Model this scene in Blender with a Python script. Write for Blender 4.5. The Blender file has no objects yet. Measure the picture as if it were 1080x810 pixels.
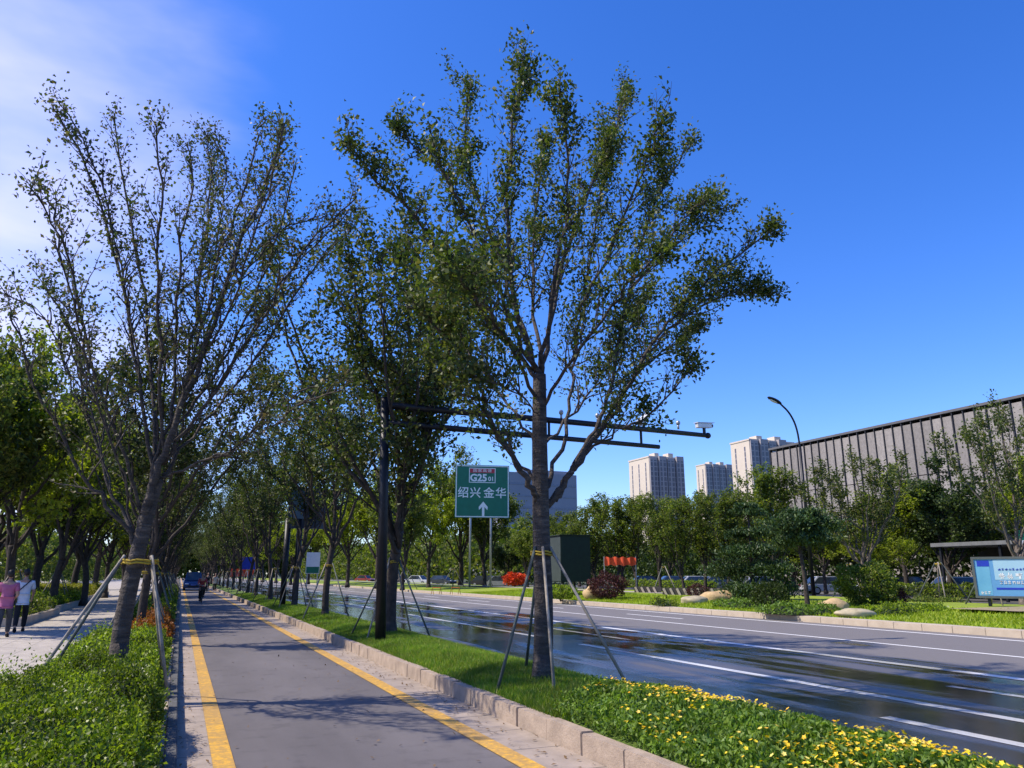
import bpy, bmesh, math, random
import numpy as np
from mathutils import Vector, Matrix, Quaternion
PI = math.pi
S = bpy.context.scene
COL = S.collection
R0 = random.Random(7)

# ------------------------------------------------------------------ camera
FPX, CAMH = 800.0, 1.62
TH = math.atan(201/800); YAW = math.atan(350/math.hypot(800, 201))
cam_d = bpy.data.cameras.new('camera'); cam = bpy.data.objects.new('camera', cam_d); COL.objects.link(cam)
cam_d.lens = 36*FPX/1080; cam_d.sensor_width = 36; cam_d.clip_start = .05; cam_d.clip_end = 6000
cam.location = (0, 0, CAMH); cam.rotation_euler = (PI/2+TH, 0, -YAW)
S.camera = cam

def ray(px, py):
    s, c = math.sin(YAW), math.cos(YAW)
    u, v = px-540, 405-py
    f = FPX*math.cos(TH)-v*math.sin(TH); z = FPX*math.sin(TH)+v*math.cos(TH)
    return c*u+s*f, -s*u+c*f, z
def at(px, py, z=0.0):
    r = ray(px, py); t = (z-CAMH)/r[2]
    return r[0]*t, r[1]*t
def atY(px, py, Y):
    r = ray(px, py); t = Y/r[1]
    return (r[0]*t, Y, CAMH+r[2]*t)

# ------------------------------------------------------------------ materials
def newmat(name):
    m = bpy.data.materials.new(name); m.use_nodes = True
    nt = m.node_tree; b = nt.nodes['Principled BSDF']
    return m, nt, b
def N(nt, t, **kw):
    n = nt.nodes.new(t)
    for k, v in kw.items():
        if k.startswith('i_'):
            n.inputs[int(k[2:]) if k[2:].isdigit() else k[2:]].default_value = v
        else: setattr(n, k, v)
    return n
def ramp(nt, fac, stops):
    r = nt.nodes.new('ShaderNodeValToRGB'); nt.links.new(fac, r.inputs[0])
    e = r.color_ramp.elements
    while len(e) < len(stops): e.new(.5)
    for x, (p, c) in zip(e, stops):
        x.position = p; x.color = (c[0], c[1], c[2], 1) if hasattr(c, '__len__') else (c, c, c, 1)
    return r
def noise(nt, scale, detail=4, rough=.55, vec=None, mscale=None):
    n = nt.nodes.new('ShaderNodeTexNoise'); n.inputs['Scale'].default_value = scale
    n.inputs['Detail'].default_value = detail; n.inputs['Roughness'].default_value = rough
    tc = nt.nodes.new('ShaderNodeTexCoord')
    out = tc.outputs['Object']
    if mscale:
        mp = nt.nodes.new('ShaderNodeMapping'); mp.inputs['Scale'].default_value = mscale
        nt.links.new(out, mp.inputs[0]); out = mp.outputs[0]
    nt.links.new(out, n.inputs['Vector'])
    return n
def simple(name, c1, c2=None, scale=6, rough=.7, metal=0, bump=0, bscale=40, spec=.4, detail=5):
    m, nt, b = newmat(name)
    c2 = c2 or tuple(x*.75 for x in c1)
    n = noise(nt, scale, detail)
    r = ramp(nt, n.outputs[0], [(.3, c2), (.7, c1)])
    nt.links.new(r.outputs[0], b.inputs['Base Color'])
    b.inputs['Roughness'].default_value = rough; b.inputs['Metallic'].default_value = metal
    b.inputs['Specular IOR Level'].default_value = spec
    if bump:
        n2 = noise(nt, bscale, 6, .6); bp = N(nt, 'ShaderNodeBump'); bp.inputs['Strength'].default_value = bump
        bp.inputs['Distance'].default_value = .02
        nt.links.new(n2.outputs[0], bp.inputs['Height']); nt.links.new(bp.outputs[0], b.inputs['Normal'])
    return m
def leafmat(name, cols, trans=.3, clump=1.2, rough=.55, hv=.5):
    m, nt, b = newmat(name)
    g = N(nt, 'ShaderNodeNewGeometry')
    r = ramp(nt, g.outputs['Random Per Island'], [(i/(len(cols)-1), c) for i, c in enumerate(cols)])
    n = noise(nt, clump, 2)
    oi = N(nt, 'ShaderNodeObjectInfo')
    ad = N(nt, 'ShaderNodeMath', operation='MULTIPLY_ADD'); ad.inputs[1].default_value = .25
    nt.links.new(oi.outputs['Random'], ad.inputs[0]); nt.links.new(n.outputs[0], ad.inputs[2])
    r2 = ramp(nt, ad.outputs[0], [(.3, (1-hv)), (.85, (1+hv*.6))])
    mx = N(nt, 'ShaderNodeMix', data_type='RGBA', blend_type='MULTIPLY'); mx.inputs[0].default_value = 1
    nt.links.new(r.outputs[0], mx.inputs[6]); nt.links.new(r2.outputs[0], mx.inputs[7])
    nt.links.new(mx.outputs[2], b.inputs['Base Color']); b.inputs['Roughness'].default_value = rough
    b.inputs['Specular IOR Level'].default_value = .35
    if trans:
        tr = N(nt, 'ShaderNodeBsdfTranslucent'); ms = N(nt, 'ShaderNodeMixShader'); ms.inputs[0].default_value = trans
        gm = N(nt, 'ShaderNodeMix', data_type='RGBA', blend_type='MULTIPLY'); gm.inputs[0].default_value = 1
        gm.inputs[7].default_value = (1.5, 1.7, .6, 1)
        nt.links.new(mx.outputs[2], gm.inputs[6]); nt.links.new(gm.outputs[2], tr.inputs[0])
        nt.links.new(b.outputs[0], ms.inputs[1]); nt.links.new(tr.outputs[0], ms.inputs[2])
        nt.links.new(ms.outputs[0], nt.nodes['Material Output'].inputs[0])
    return m

M = {}
M['bark'] = simple('bark', (.07, .054, .042), (.024, .02, .017), 9, .9, bump=.8, bscale=30)
M['bark_pale'] = simple('bark_pale', (.2, .165, .135), (.08, .064, .052), 7, .9, bump=.8, bscale=25)
# ringed bark of the street trees
m, nt, b = newmat('bark_ringed'); M['bark_ring'] = m
n1 = noise(nt, 5, 5, .6, mscale=(1, 1, 5)); n2 = noise(nt, 30, 4)
r1 = ramp(nt, n1.outputs[0], [(.3, (.025, .02, .017)), (.55, (.065, .052, .042)), (.74, (.15, .12, .095))])
nt.links.new(r1.outputs[0], b.inputs['Base Color']); b.inputs['Roughness'].default_value = .88
ad = N(nt, 'ShaderNodeMath', operation='ADD'); nt.links.new(n1.outputs[0], ad.inputs[0]); nt.links.new(n2.outputs[0], ad.inputs[1])
bp = N(nt, 'ShaderNodeBump'); bp.inputs['Strength'].default_value = .9; bp.inputs['Distance'].default_value = .03
nt.links.new(ad.outputs[0], bp.inputs['Height']); nt.links.new(bp.outputs[0], b.inputs['Normal'])

M['leaf_median'] = leafmat('leaf_median', [(.022, .04, .010), (.045, .074, .014), (.085, .115, .022), (.15, .14, .04)], .3)
M['leaf_sparse'] = leafmat('leaf_sparse', [(.025, .045, .014), (.06, .09, .022), (.12, .13, .05), (.15, .11, .07)], .3)
M['leaf_bright'] = leafmat('leaf_bright', [(.09, .13, .010), (.18, .23, .014), (.30, .33, .022), (.22, .26, .03)], .45)
M['leaf_mid'] = leafmat('leaf_mid', [(.035, .06, .012), (.075, .115, .018), (.14, .18, .026), (.20, .20, .04)], .42)
M['leaf_deep'] = leafmat('leaf_deep', [(.02, .038, .01), (.04, .068, .016), (.08, .11, .022)], .3)
M['leaf_pine'] = leafmat('leaf_pine', [(.02, .05, .018), (.04, .08, .022), (.08, .12, .028)], .1)
M['leaf_hedge'] = leafmat('leaf_hedge', [(.035, .07, .008), (.10, .16, .012), (.22, .29, .018), (.28, .34, .035)], .4, clump=1.7, rough=.42, hv=.75)
M['leaf_yellow'] = leafmat('leaf_yellow', [(.12, .14, .012), (.24, .24, .02), (.32, .28, .03)], .3)
M['leaf_red'] = leafmat('leaf_red', [(.05, .012, .016), (.09, .022, .025), (.05, .03, .02)], .15)
M['leaf_orange'] = leafmat('leaf_orange', [(.25, .07, .012), (.35, .11, .02), (.18, .09, .02)], .25)
M['blossom_red'] = leafmat('blossom_red', [(.75, .06, .015), (.85, .12, .03), (.55, .03, .02)], .2)
M['leaf_bed'] = leafmat('leaf_bed', [(.05, .10, .012), (.10, .18, .018), (.18, .26, .03), (.14, .24, .06)], .3, clump=3)
M['grass_blade'] = leafmat('grass_blade', [(.05, .12, .01), (.10, .20, .012), (.19, .26, .02), (.26, .25, .06)], .35, clump=1.1, hv=.7)
M['grass_verge'] = leafmat('grass_verge', [(.18, .26, .012), (.26, .34, .015), (.34, .38, .03)], .35, clump=.8)
M['petal'] = leafmat('petal', [(.78, .52, .015), (.85, .66, .03), (.82, .42, .01), (.85, .72, .18)], .2, hv=.1)
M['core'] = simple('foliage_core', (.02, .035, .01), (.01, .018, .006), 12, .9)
M['soil'] = simple('soil', (.10, .075, .05), (.05, .04, .028), 8, .95, bump=.6)
M['turf'] = simple('turf', (.11, .18, .014), (.05, .08, .018), 1.6, .95, bump=.8, bscale=90)
M['turf_far'] = simple('turf_far', (.26, .32, .02), (.18, .25, .02), .6, .95, bump=.8, bscale=60)
M['ground'] = simple('ground', (.07, .09, .035), (.04, .05, .025), .5, .95)
M['black_metal'] = simple('black_metal', (.012, .014, .02), (.008, .009, .012), 5, .45, 0.2)
M['grey_metal'] = simple('grey_metal', (.42, .43, .44), (.32, .33, .34), 5, .4, .5)
M['white_metal'] = simple('white_metal', (.75, .76, .76), (.6, .61, .62), 5, .4, .1)
M['bamboo'] = simple('stake_wood', (.34, .30, .24), (.16, .14, .11), 7, .75, bump=.3)
M['stake_dark'] = simple('stake_dark', (.10, .12, .10), (.05, .06, .055), 7, .7, bump=.3)
M['tie'] = simple('tie_band', (.5, .36, .03), (.35, .22, .02), 14, .8)
M['tyre'] = simple('tyre', (.02, .02, .02), (.012, .012, .012), 20, .85)
M['glass'] = simple('window_glass', (.03, .04, .05), (.02, .025, .03), 3, .08, spec=.8)
M['lamp_glass'] = simple('lamp_glass', (.75, .77, .78), (.6, .6, .62), 8, .12, spec=.8)
M['plate'] = simple('plate', (.08, .16, .5), (.06, .12, .4), 9, .4)
M['skin'] = simple('skin', (.42, .25, .17), (.34, .19, .13), 9, .55)
M['hair'] = simple('hair', (.015, .012, .011), (.008, .007, .006), 30, .6)
M['sign_green'] = simple('sign_green', (.005, .15, .085), (.004, .125, .07), 2, .45)
M['sign_white'] = simple('sign_white', (.78, .80, .79), (.68, .7, .69), 6, .45)
M['sign_red'] = simple('sign_red', (.45, .03, .045), (.35, .02, .035), 6, .45)
M['sign_blue'] = simple('sign_blue', (.02, .05, .45), (.015, .04, .35), 3, .45)
M['red_cloth'] = simple('red_cloth', (.8, .12, .03), (.6, .05, .02), 4, .8, bump=.3)
M['rock'] = simple('sandstone', (.52, .37, .18), (.36, .25, .13), 3.5, .85, bump=1, bscale=9)
M['rock_pale'] = simple('pale_stone', (.46, .40, .26), (.32, .27, .17), 4, .85, bump=1, bscale=9)

def mat_asphalt():
    m, nt, b = newmat('asphalt')
    a = noise(nt, 220, 3, .7); l = noise(nt, .8, 5, .6, mscale=(1, .25, 1))
    st = noise(nt, 2.3, 6, .7); ra = ramp(nt, a.outputs[0], [(.35, (.10, .09, .088)), (.6, (.145, .13, .13)), (.75, (.26, .235, .225))])
    rl = ramp(nt, l.outputs[0], [(.3, .74), (.7, 1.15)])
    rs = ramp(nt, st.outputs[0], [(.38, .82), (.46, 1.0), (.66, 1.0), (.74, 1.18)])
    m0 = N(nt, 'ShaderNodeMix', data_type='RGBA', blend_type='MULTIPLY'); m0.inputs[0].default_value = 1
    nt.links.new(rl.outputs[0], m0.inputs[6]); nt.links.new(rs.outputs[0], m0.inputs[7])
    mx = N(nt, 'ShaderNodeMix', data_type='RGBA', blend_type='MULTIPLY'); mx.inputs[0].default_value = 1
    nt.links.new(ra.outputs[0], mx.inputs[6]); nt.links.new(m0.outputs[2], mx.inputs[7])
    nt.links.new(mx.outputs[2], b.inputs['Base Color']); b.inputs['Roughness'].default_value = .85
    bp = N(nt, 'ShaderNodeBump'); bp.inputs['Strength'].default_value = .5; bp.inputs['Distance'].default_value = .008
    nt.links.new(a.outputs[0], bp.inputs['Height']); nt.links.new(bp.outputs[0], b.inputs['Normal'])
    return m
M['asphalt'] = mat_asphalt()

def mat_wet(name, dry, wet, spread=None):
    """watered road: a soaked inner part with puddles, drying towards the far lane"""
    m, nt, b = newmat(name)
    tc = N(nt, 'ShaderNodeTexCoord'); sp = N(nt, 'ShaderNodeSeparateXYZ'); nt.links.new(tc.outputs['Object'], sp.inputs[0])
    n1 = noise(nt, 1.0, 6, .62, mscale=(.55, .22, 1)); n2 = noise(nt, 1.0, 4, .55, mscale=(1.1, .13, 1)); fine = noise(nt, 160, 2)
    mr = N(nt, 'ShaderNodeMapRange'); mr.inputs['From Min'].default_value = 9.5; mr.inputs['From Max'].default_value = 18.2
    mr.inputs['To Min'].default_value = .24; mr.inputs['To Max'].default_value = -.34
    nt.links.new(sp.outputs[0], mr.inputs[0])
    a = N(nt, 'ShaderNodeMath', operation='ADD'); nt.links.new(mr.outputs[0], a.inputs[0]); nt.links.new(n1.outputs[0], a.inputs[1])
    w = ramp(nt, a.outputs[0], [(.42, 0.0), (.58, 1.0)])
    # drying wheel tracks
    tr = ramp(nt, n2.outputs[0], [(.52, 1.0), (.68, .4)])
    ww = N(nt, 'ShaderNodeMath', operation='MULTIPLY'); nt.links.new(w.outputs[0], ww.inputs[0]); nt.links.new(tr.outputs[0], ww.inputs[1])
    fn = ramp(nt, fine.outputs[0], [(.35, .8), (.7, 1.25)])
    mx = N(nt, 'ShaderNodeMix', data_type='RGBA'); mx.inputs[6].default_value = (*dry, 1); mx.inputs[7].default_value = (*wet, 1)
    nt.links.new(ww.outputs[0], mx.inputs[0])
    mu = N(nt, 'ShaderNodeMix', data_type='RGBA', blend_type='MULTIPLY'); mu.inputs[0].default_value = 1
    nt.links.new(mx.outputs[2], mu.inputs[6]); nt.links.new(fn.outputs[0], mu.inputs[7])
    nt.links.new(mu.outputs[2], b.inputs['Base Color'])
    n4 = noise(nt, 1.0, 3, .5, mscale=(.30, .20, 1)); mm_ = ramp(nt, n4.outputs[0], [(.44, .15), (.50, .03)])
    rg = N(nt, 'ShaderNodeMapRange'); rg.inputs['To Min'].default_value = .8; nt.links.new(mm_.outputs[0], rg.inputs['To Max'])
    nt.links.new(ww.outputs[0], rg.inputs[0]); nt.links.new(rg.outputs[0], b.inputs['Roughness'])
    sl = N(nt, 'ShaderNodeMapRange'); sl.inputs['To Min'].default_value = .35; sl.inputs['To Max'].default_value = .75
    nt.links.new(ww.outputs[0], sl.inputs[0]); nt.links.new(sl.outputs[0], b.inputs['Specular IOR Level'])
    bp = N(nt, 'ShaderNodeBump'); bp.inputs['Distance'].default_value = .006
    iv = N(nt, 'ShaderNodeMapRange'); iv.inputs['To Min'].default_value = .6; iv.inputs['To Max'].default_value = .07
    nt.links.new(ww.outputs[0], iv.inputs[0]); nt.links.new(iv.outputs[0], bp.inputs['Strength'])
    nt.links.new(fine.outputs[0], bp.inputs['Height']); nt.links.new(bp.outputs[0], b.inputs['Normal'])
    return m
M['road'] = mat_wet('wet_road', (.165, .152, .145), (.022, .022, .026))
M['road_white'] = mat_wet('road_white', (.74, .73, .70), (.62, .62, .61))

def mat_paint(name, col, under, thr=.56, sc=14):
    m, nt, b = newmat(name)
    n = noise(nt, sc, 8, .75); n2 = noise(nt, 1.3, 3)
    a = N(nt, 'ShaderNodeMath', operation='MULTIPLY_ADD'); a.inputs[1].default_value = .4
    nt.links.new(n2.outputs[0], a.inputs[0]); nt.links.new(n.outputs[0], a.inputs[2])
    r = ramp(nt, a.outputs[0], [(thr, col), (thr+.02, tuple(x*.86 for x in col)), (thr+.18, tuple(.45*x+.55*y for x, y in zip(col, under)))])
    nt.links.new(r.outputs[0], b.inputs['Base Color']); b.inputs['Roughness'].default_value = .6
    return m
M['yellow_line'] = mat_paint('yellow_line', (.80, .44, .035), (.1, .09, .09))

def mat_slabs(name, c1, c2, sx, sy, mortar=.012, jc=(.1, .09, .08), offs=0.0, rough=.8):
    m, nt, b = newmat(name)
    tc = N(nt, 'ShaderNodeTexCoord'); br = N(nt, 'ShaderNodeTexBrick')
    nt.links.new(tc.outputs['Object'], br.inputs[0])
    br.inputs['Color1'].default_value = (*c1, 1); br.inputs['Color2'].default_value = (*c2, 1); br.inputs['Mortar'].default_value = (*jc, 1)
    br.inputs['Scale'].default_value = 1; br.inputs['Mortar Size'].default_value = mortar
    br.inputs['Brick Width'].default_value = sx; br.inputs['Row Height'].default_value = sy; br.offset = offs
    n = noise(nt, 3, 6, .65); r = ramp(nt, n.outputs[0], [(.3, .72), (.7, 1.12)])
    mx = N(nt, 'ShaderNodeMix', data_type='RGBA', blend_type='MULTIPLY'); mx.inputs[0].default_value = 1
    nt.links.new(br.outputs[0], mx.inputs[6]); nt.links.new(r.outputs[0], mx.inputs[7])
    nt.links.new(mx.outputs[2], b.inputs['Base Color']); b.inputs['Roughness'].default_value = rough
    n3 = noise(nt, 60, 4); bp = N(nt, 'ShaderNodeBump'); bp.inputs['Strength'].default_value = .3; bp.inputs['Distance'].default_value = .01
    nt.links.new(n3.outputs[0], bp.inputs['Height']); nt.links.new(bp.outputs[0], b.inputs['Normal'])
    return m
M['gutter'] = mat_slabs('gutter_concrete', (.35, .285, .23), (.31, .255, .21), 50, .9, .01)
M['plaza'] = mat_slabs('plaza_slabs', (.44, .395, .335), (.385, .345, .30), .6, .6, .008, (.2, .18, .16))
M['kerb'] = simple('kerb_stone', (.42, .33, .25), (.27, .21, .16), 5, .85, bump=.5)
M['kerb_dark'] = simple('kerb_stone_dark', (.12, .12, .115), (.07, .07, .068), 5, .85, bump=.4)
M['kerb_pale'] = simple('kerb_pale', (.50, .42, .32), (.40, .33, .25), 2, .85, bump=.3)

# ------------------------------------------------------------------ mesh builder
class MB:
    def __init__(s): s.v = []; s.f = []
    def box(s, x0, x1, y0, y1, z0, z1, T=None):
        o = len(s.v)
        P = [(x0, y0, z0), (x1, y0, z0), (x1, y1, z0), (x0, y1, z0), (x0, y0, z1), (x1, y0, z1), (x1, y1, z1), (x0, y1, z1)]
        if T: P = [tuple(T @ Vector(p)) for p in P]
        s.v += P
        s.f += [tuple(o+i for i in q) for q in ((0, 3, 2, 1), (4, 5, 6, 7), (0, 1, 5, 4), (1, 2, 6, 5), (2, 3, 7, 6), (3, 0, 4, 7))]
        return s
    def quad(s, *P):
        o = len(s.v); s.v += [tuple(p) for p in P]; s.f.append(tuple(range(o, o+len(P)))); return s
    def tube(s, pts, rad, n=8, cap=True):
        pts = [Vector(p) for p in pts]; o = len(s.v); k = len(pts)
        d = (pts[1]-pts[0]).normalized(); ref = Vector((1, 0, 0)) if abs(d.x) < .8 else Vector((0, 1, 0))
        a = d.cross(ref).normalized()
        for i in range(k):
            d = (pts[min(i+1, k-1)]-pts[max(i-1, 0)]).normalized()
            a = (a-d*a.dot(d)).normalized(); b = d.cross(a)
            r = rad[i] if hasattr(rad, '__len__') else rad
            for j in range(n):
                t = 2*PI*j/n; s.v.append(tuple(pts[i]+(a*math.cos(t)+b*math.sin(t))*r))
        for i in range(k-1):
            for j in range(n):
                s.f.append((o+i*n+j, o+i*n+(j+1) % n, o+(i+1)*n+(j+1) % n, o+(i+1)*n+j))
        if cap:
            s.f.append(tuple(o+j for j in range(n))[::-1]); s.f.append(tuple(o+(k-1)*n+j for j in range(n)))
        return s
    def sphere(s, c, r, nu=14, nv=9, T=None, fn=None):
        o = len(s.v); rx, ry, rz = r if hasattr(r, '__len__') else (r, r, r)
        for i in range(nv+1):
            for j in range(nu):
                ph = PI*i/nv; t = 2*PI*j/nu
                d = (math.sin(ph)*math.cos(t), math.sin(ph)*math.sin(t), math.cos(ph))
                k = fn(*d) if fn else 1
                p = Vector((c[0]+rx*d[0]*k, c[1]+ry*d[1]*k, c[2]+rz*d[2]*k)); s.v.append(tuple(T @ p if T else p))
        for i in range(nv):
            for j in range(nu):
                s.f.append((o+i*nu+j, o+(i+1)*nu+j, o+(i+1)*nu+(j+1) % nu, o+i*nu+(j+1) % nu))
        return s
    def prism(s, prof, a0, a1, axis='x', inset=None):
        """polygon in the plane normal to axis, extruded a0..a1"""
        o = len(s.v); n = len(prof)
        f = {'x': lambda a, p: (a, p[0], p[1]), 'y': lambda a, p: (p[0], a, p[1]), 'z': lambda a, p: (p[0], p[1], a)}[axis]
        for a in (a0, a1):
            for p in prof: s.v.append(f(a, p))
        s.f.append(tuple(range(o, o+n))[::-1]); s.f.append(tuple(range(o+n, o+2*n)))
        for i in range(n): s.f.append((o+i, o+(i+1) % n, o+n+(i+1) % n, o+n+i))
        return s
    def mesh(s, name, mat, smooth=False, bevel=0):
        me = bpy.data.meshes.new(name); me.from_pydata(s.v, [], s.f); me.update()
        bm = bmesh.new(); bm.from_mesh(me)
        if bevel:
            bmesh.ops.remove_doubles(bm, verts=bm.verts, dist=1e-4)
            bmesh.ops.bevel(bm, geom=[e for e in bm.edges if len(e.link_faces) == 2 and e.calc_face_angle(0) > .5], offset=bevel, segments=2, affect='EDGES')
        bmesh.ops.recalc_face_normals(bm, faces=bm.faces)
        bm.to_mesh(me); bm.free()
        if smooth: me.polygons.foreach_set('use_smooth', [True]*len(me.polygons))
        me.materials.append(mat); return me
    def obj(s, name, mat, parent=None, **kw):
        return link(name, s.mesh(name, mat, **kw), parent)

def link(name, data, parent=None, loc=None):
    o = bpy.data.objects.new(name, data); COL.objects.link(o)
    if parent: o.parent = parent
    if loc is not None: o.location = loc
    return o
def tag(o, label=None, cat=None, group=None, kind=None):
    if label: o['label'] = label
    if cat: o['category'] = cat
    if group: o['group'] = group
    if kind: o['kind'] = kind
    return o
def thing(name, label, cat, loc=(0, 0, 0), rz=0, group=None):
    o = bpy.data.objects.new(name, None); COL.objects.link(o); o.location = loc; o.rotation_euler = (0, 0, rz)
    o.empty_display_size = .3
    return tag(o, label, cat, group)
def copy_tree(o, parent=None):
    c = o.copy(); COL.objects.link(c); c.parent = parent
    if parent: c.matrix_parent_inverse = o.matrix_parent_inverse.copy()
    for ch in list(CH.get(o.name, [])) or [x for x in o.children]: copy_tree(ch, c)
    return c
CH = {}
def strip(name, x0, x1, y0, y1, z, mat, kind='structure', n=1):
    mb = MB(); mb.quad((x0, y0, z), (x1, y0, z), (x1, y1, z), (x0, y1, z))
    return tag(mb.obj(name, mat), kind=kind)

# ------------------------------------------------------------------ leaves (numpy)
def leaf_mesh(name, P, size, mat, rng, D=None, up=.5, ar=.55, var=.35, fold=.18):
    """one folded leaf (two triangles) at every point of P; D = preferred direction of growth"""
    P = np.asarray(P, dtype=np.float64); n = len(P)
    d = rng.normal(size=(n, 3))
    if D is not None: d = d*.75+np.asarray(D)*1.0
    d /= np.linalg.norm(d, axis=1, keepdims=True)+1e-9
    u = rng.normal(size=(n, 3)); u[:, 2] += up*2
    w = np.cross(d, u); w /= np.linalg.norm(w, axis=1, keepdims=True)+1e-9
    nn = np.cross(w, d)
    L = size*(1+var*rng.uniform(-1, 1, size=(n, 1))); W = L*ar*.5
    V = np.empty((n, 4, 3))
    V[:, 0] = P-d*L*.5; V[:, 1] = P+w*W+nn*L*fold; V[:, 2] = P+d*L*.5; V[:, 3] = P-w*W+nn*L*fold
    me = bpy.data.meshes.new(name)
    me.vertices.add(4*n); me.vertices.foreach_set('co', V.reshape(-1).astype(np.float32))
    me.loops.add(4*n); me.loops.foreach_set('vertex_index', np.arange(4*n, dtype=np.int32))
    me.polygons.add(n); me.polygons.foreach_set('loop_start', np.arange(0, 4*n, 4, dtype=np.int32))
    me.polygons.foreach_set('loop_total', np.full(n, 4, dtype=np.int32))
    me.update(calc_edges=True); me.materials.append(mat); return me

def resample(pts, step):
    out = [Vector(pts[0])]
    for a, b in zip(pts[:-1], pts[1:]):
        a, b = Vector(a), Vector(b); k = max(1, int((b-a).length/step))
        for i in range(1, k+1): out.append(a.lerp(b, i/k))
    return out
def smooth_pts(pts):
    """Chaikin-like smoothing keeping the ends"""
    pts = [Vector(p) for p in pts]
    for _ in range(2):
        q = [pts[0]]
        for a, b in zip(pts[:-1], pts[1:]): q += [a.lerp(b, .25), a.lerp(b, .75)]
        q.append(pts[-1]); pts = q
    return pts

class Tree:
    def __init__(s, seed):
        s.r = random.Random(seed); s.rng = np.random.default_rng(seed); s.mb = MB(); s.P = []; s.D = []
    def limb(s, pts, r0, r1, n=6, wob=.0):
        pts = smooth_pts(pts); k = len(pts)
        if wob:
            pts = [p+Vector((s.r.gauss(0, wob), s.r.gauss(0, wob), s.r.gauss(0, wob)))*(0 if i in (0, k-1) else 1) for i, p in enumerate(pts)]
        s.mb.tube(pts, [r0+(r1-r0)*(i/(k-1))**.8 for i in range(k)], n)
        return pts
    def perp(s, d, spread, upk=.35):
        a = Vector((s.r.gauss(0, 1), s.r.gauss(0, 1), s.r.gauss(0, 1))); a = (a-d*a.dot(d)).normalized()
        v = d*math.cos(spread)+a*math.sin(spread); v.z += upk
        return v.normalized()
    def shoot(s, p, d, L, r, up=.12, jit=.18, k=5, n=4):
        pts = [Vector(p)]; d = Vector(d)
        for i in range(k):
            d = (d+Vector((s.r.gauss(0, jit), s.r.gauss(0, jit), s.r.gauss(0, jit)+up))).normalized()
            pts.append(pts[-1]+d*L/k)
        s.mb.tube(pts, [r*(1-.8*i/k) for i in range(k+1)], n, cap=False)
        return pts
    def leaves(s, pts, per_m, rad, t0=0.0, endball=0):
        pts = resample(pts, .08); k = len(pts)
        for i in range(int(t0*k), k):
            d = (pts[min(i+1, k-1)]-pts[max(i-1, 0)])
            if d.length < 1e-6: continue
            d.normalize(); m = per_m*.08; c = int(m)+(s.r.random() < m-int(m))
            for _ in range(c):
                o = Vector((s.r.gauss(0, 1), s.r.gauss(0, 1), s.r.gauss(0, .8)))*rad*.6
                s.P.append(tuple(pts[i]+o)); s.D.append(tuple((d*.5+o.normalized()*.8)))
        for _ in range(endball):
            o = Vector((s.r.gauss(0, 1), s.r.gauss(0, 1), s.r.gauss(0, 1))).normalized()*rad*2.0*s.r.random()**.5
            s.P.append(tuple(pts[-1]+o)); s.D.append(tuple(o.normalized()))
    def build(s, bark, leaf, size, up=.5, ar=.55):
        tm = s.mb.mesh('trunk', bark, smooth=True)
        cm = leaf_mesh('crown', s.P, size, leaf, s.rng, s.D, up=up, ar=ar)
        return tm, cm

def auto_tree(seed, H=8.5, fork=2.4, nl=8, spread=(.25, .75), r=.17, sub=6, twigs=5, tl=.75, leafd=26, rad=.11, lsize=.10, bark='bark', leaf='leaf_median', lean=0, up=.12, subspread=.55, t_sub=.25, ar=.6, droop=0, crownw=1.0):
    t = Tree(seed); R = t.r
    top = Vector((R.gauss(0, .12)+lean, R.gauss(0, .12), fork))
    tr = t.limb([(0, 0, -.15), (R.gauss(0, .03), R.gauss(0, .03), fork*.5), top], r*1.12, r*.8, 10)
    # root flare
    t.mb.tube([(0, 0, -.1), (0, 0, .05), (0, 0, .3)], [r*1.55, r*1.3, r*1.02], 10)
    lead = t.limb([top, top+Vector((R.gauss(0, .15), R.gauss(0, .15), (H-fork)*.5)), top+Vector((R.gauss(0, .3), R.gauss(0, .3), (H-fork)*.97))], r*.7, .012, 7)
    limbs = [lead]
    for i in range(nl):
        az = i*2.399+R.random()*.6; inc = spread[0]+(spread[1]-spread[0])*((i*.618+.3) % 1)
        st = top+Vector((0, 0, -R.random()*.5)) if i % 2 == 0 else lead[int(len(lead)*(.1+.35*R.random()))]
        hh = (H-st.z)*(.78+.2*R.random())*(1-.25*(inc-spread[0]))
        rr = hh*math.tan(inc)*crownw
        d = Vector((math.cos(az), math.sin(az), 0))
        p1 = st+d*rr*.42+Vector((0, 0, hh*.32)); p2 = st+d*rr*.8+Vector((R.gauss(0, .2), R.gauss(0, .2), hh*(.7-droop*.2))); p3 = st+d*rr*1.0+Vector((R.gauss(0, .2), R.gauss(0, .2), hh*(1-droop*.45)))
        limbs.append(t.limb([st, p1, p2, p3], r*.48*(.8+.4*R.random()), .012, 6, .045))
    for lp in limbs:
        k = len(lp)
        for j in range(sub):
            q = t_sub+(1-t_sub)*(j+R.random())/sub; i = min(int(q*k), k-2)
            d = (lp[i+1]-lp[i]).normalized(); L = tl*(1.9-1.2*q)*(.7+.6*R.random())
            sp = t.shoot(lp[i], t.perp(d, subspread+.25*R.random(), .15), L*1.35, .022*(1.3-q), up=up, k=5)
            t.leaves(sp, leafd, rad, .15, 6)
            for _ in range(twigs):
                ii = 1+int(R.random()*(len(sp)-2)); dd = (sp[ii+1]-sp[ii]).normalized()
                tp = t.shoot(sp[ii], t.perp(dd, .75, .1), L*.6*(.6+.7*R.random()), .008, up=up, k=3, n=3)
                t.leaves(tp, leafd*1.1, rad, .1, 5)
        t.leaves(lp, leafd*.8, rad*1.2, .55, 8)
    return t.build(M[bark], M[leaf], lsize, ar=ar)

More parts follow.
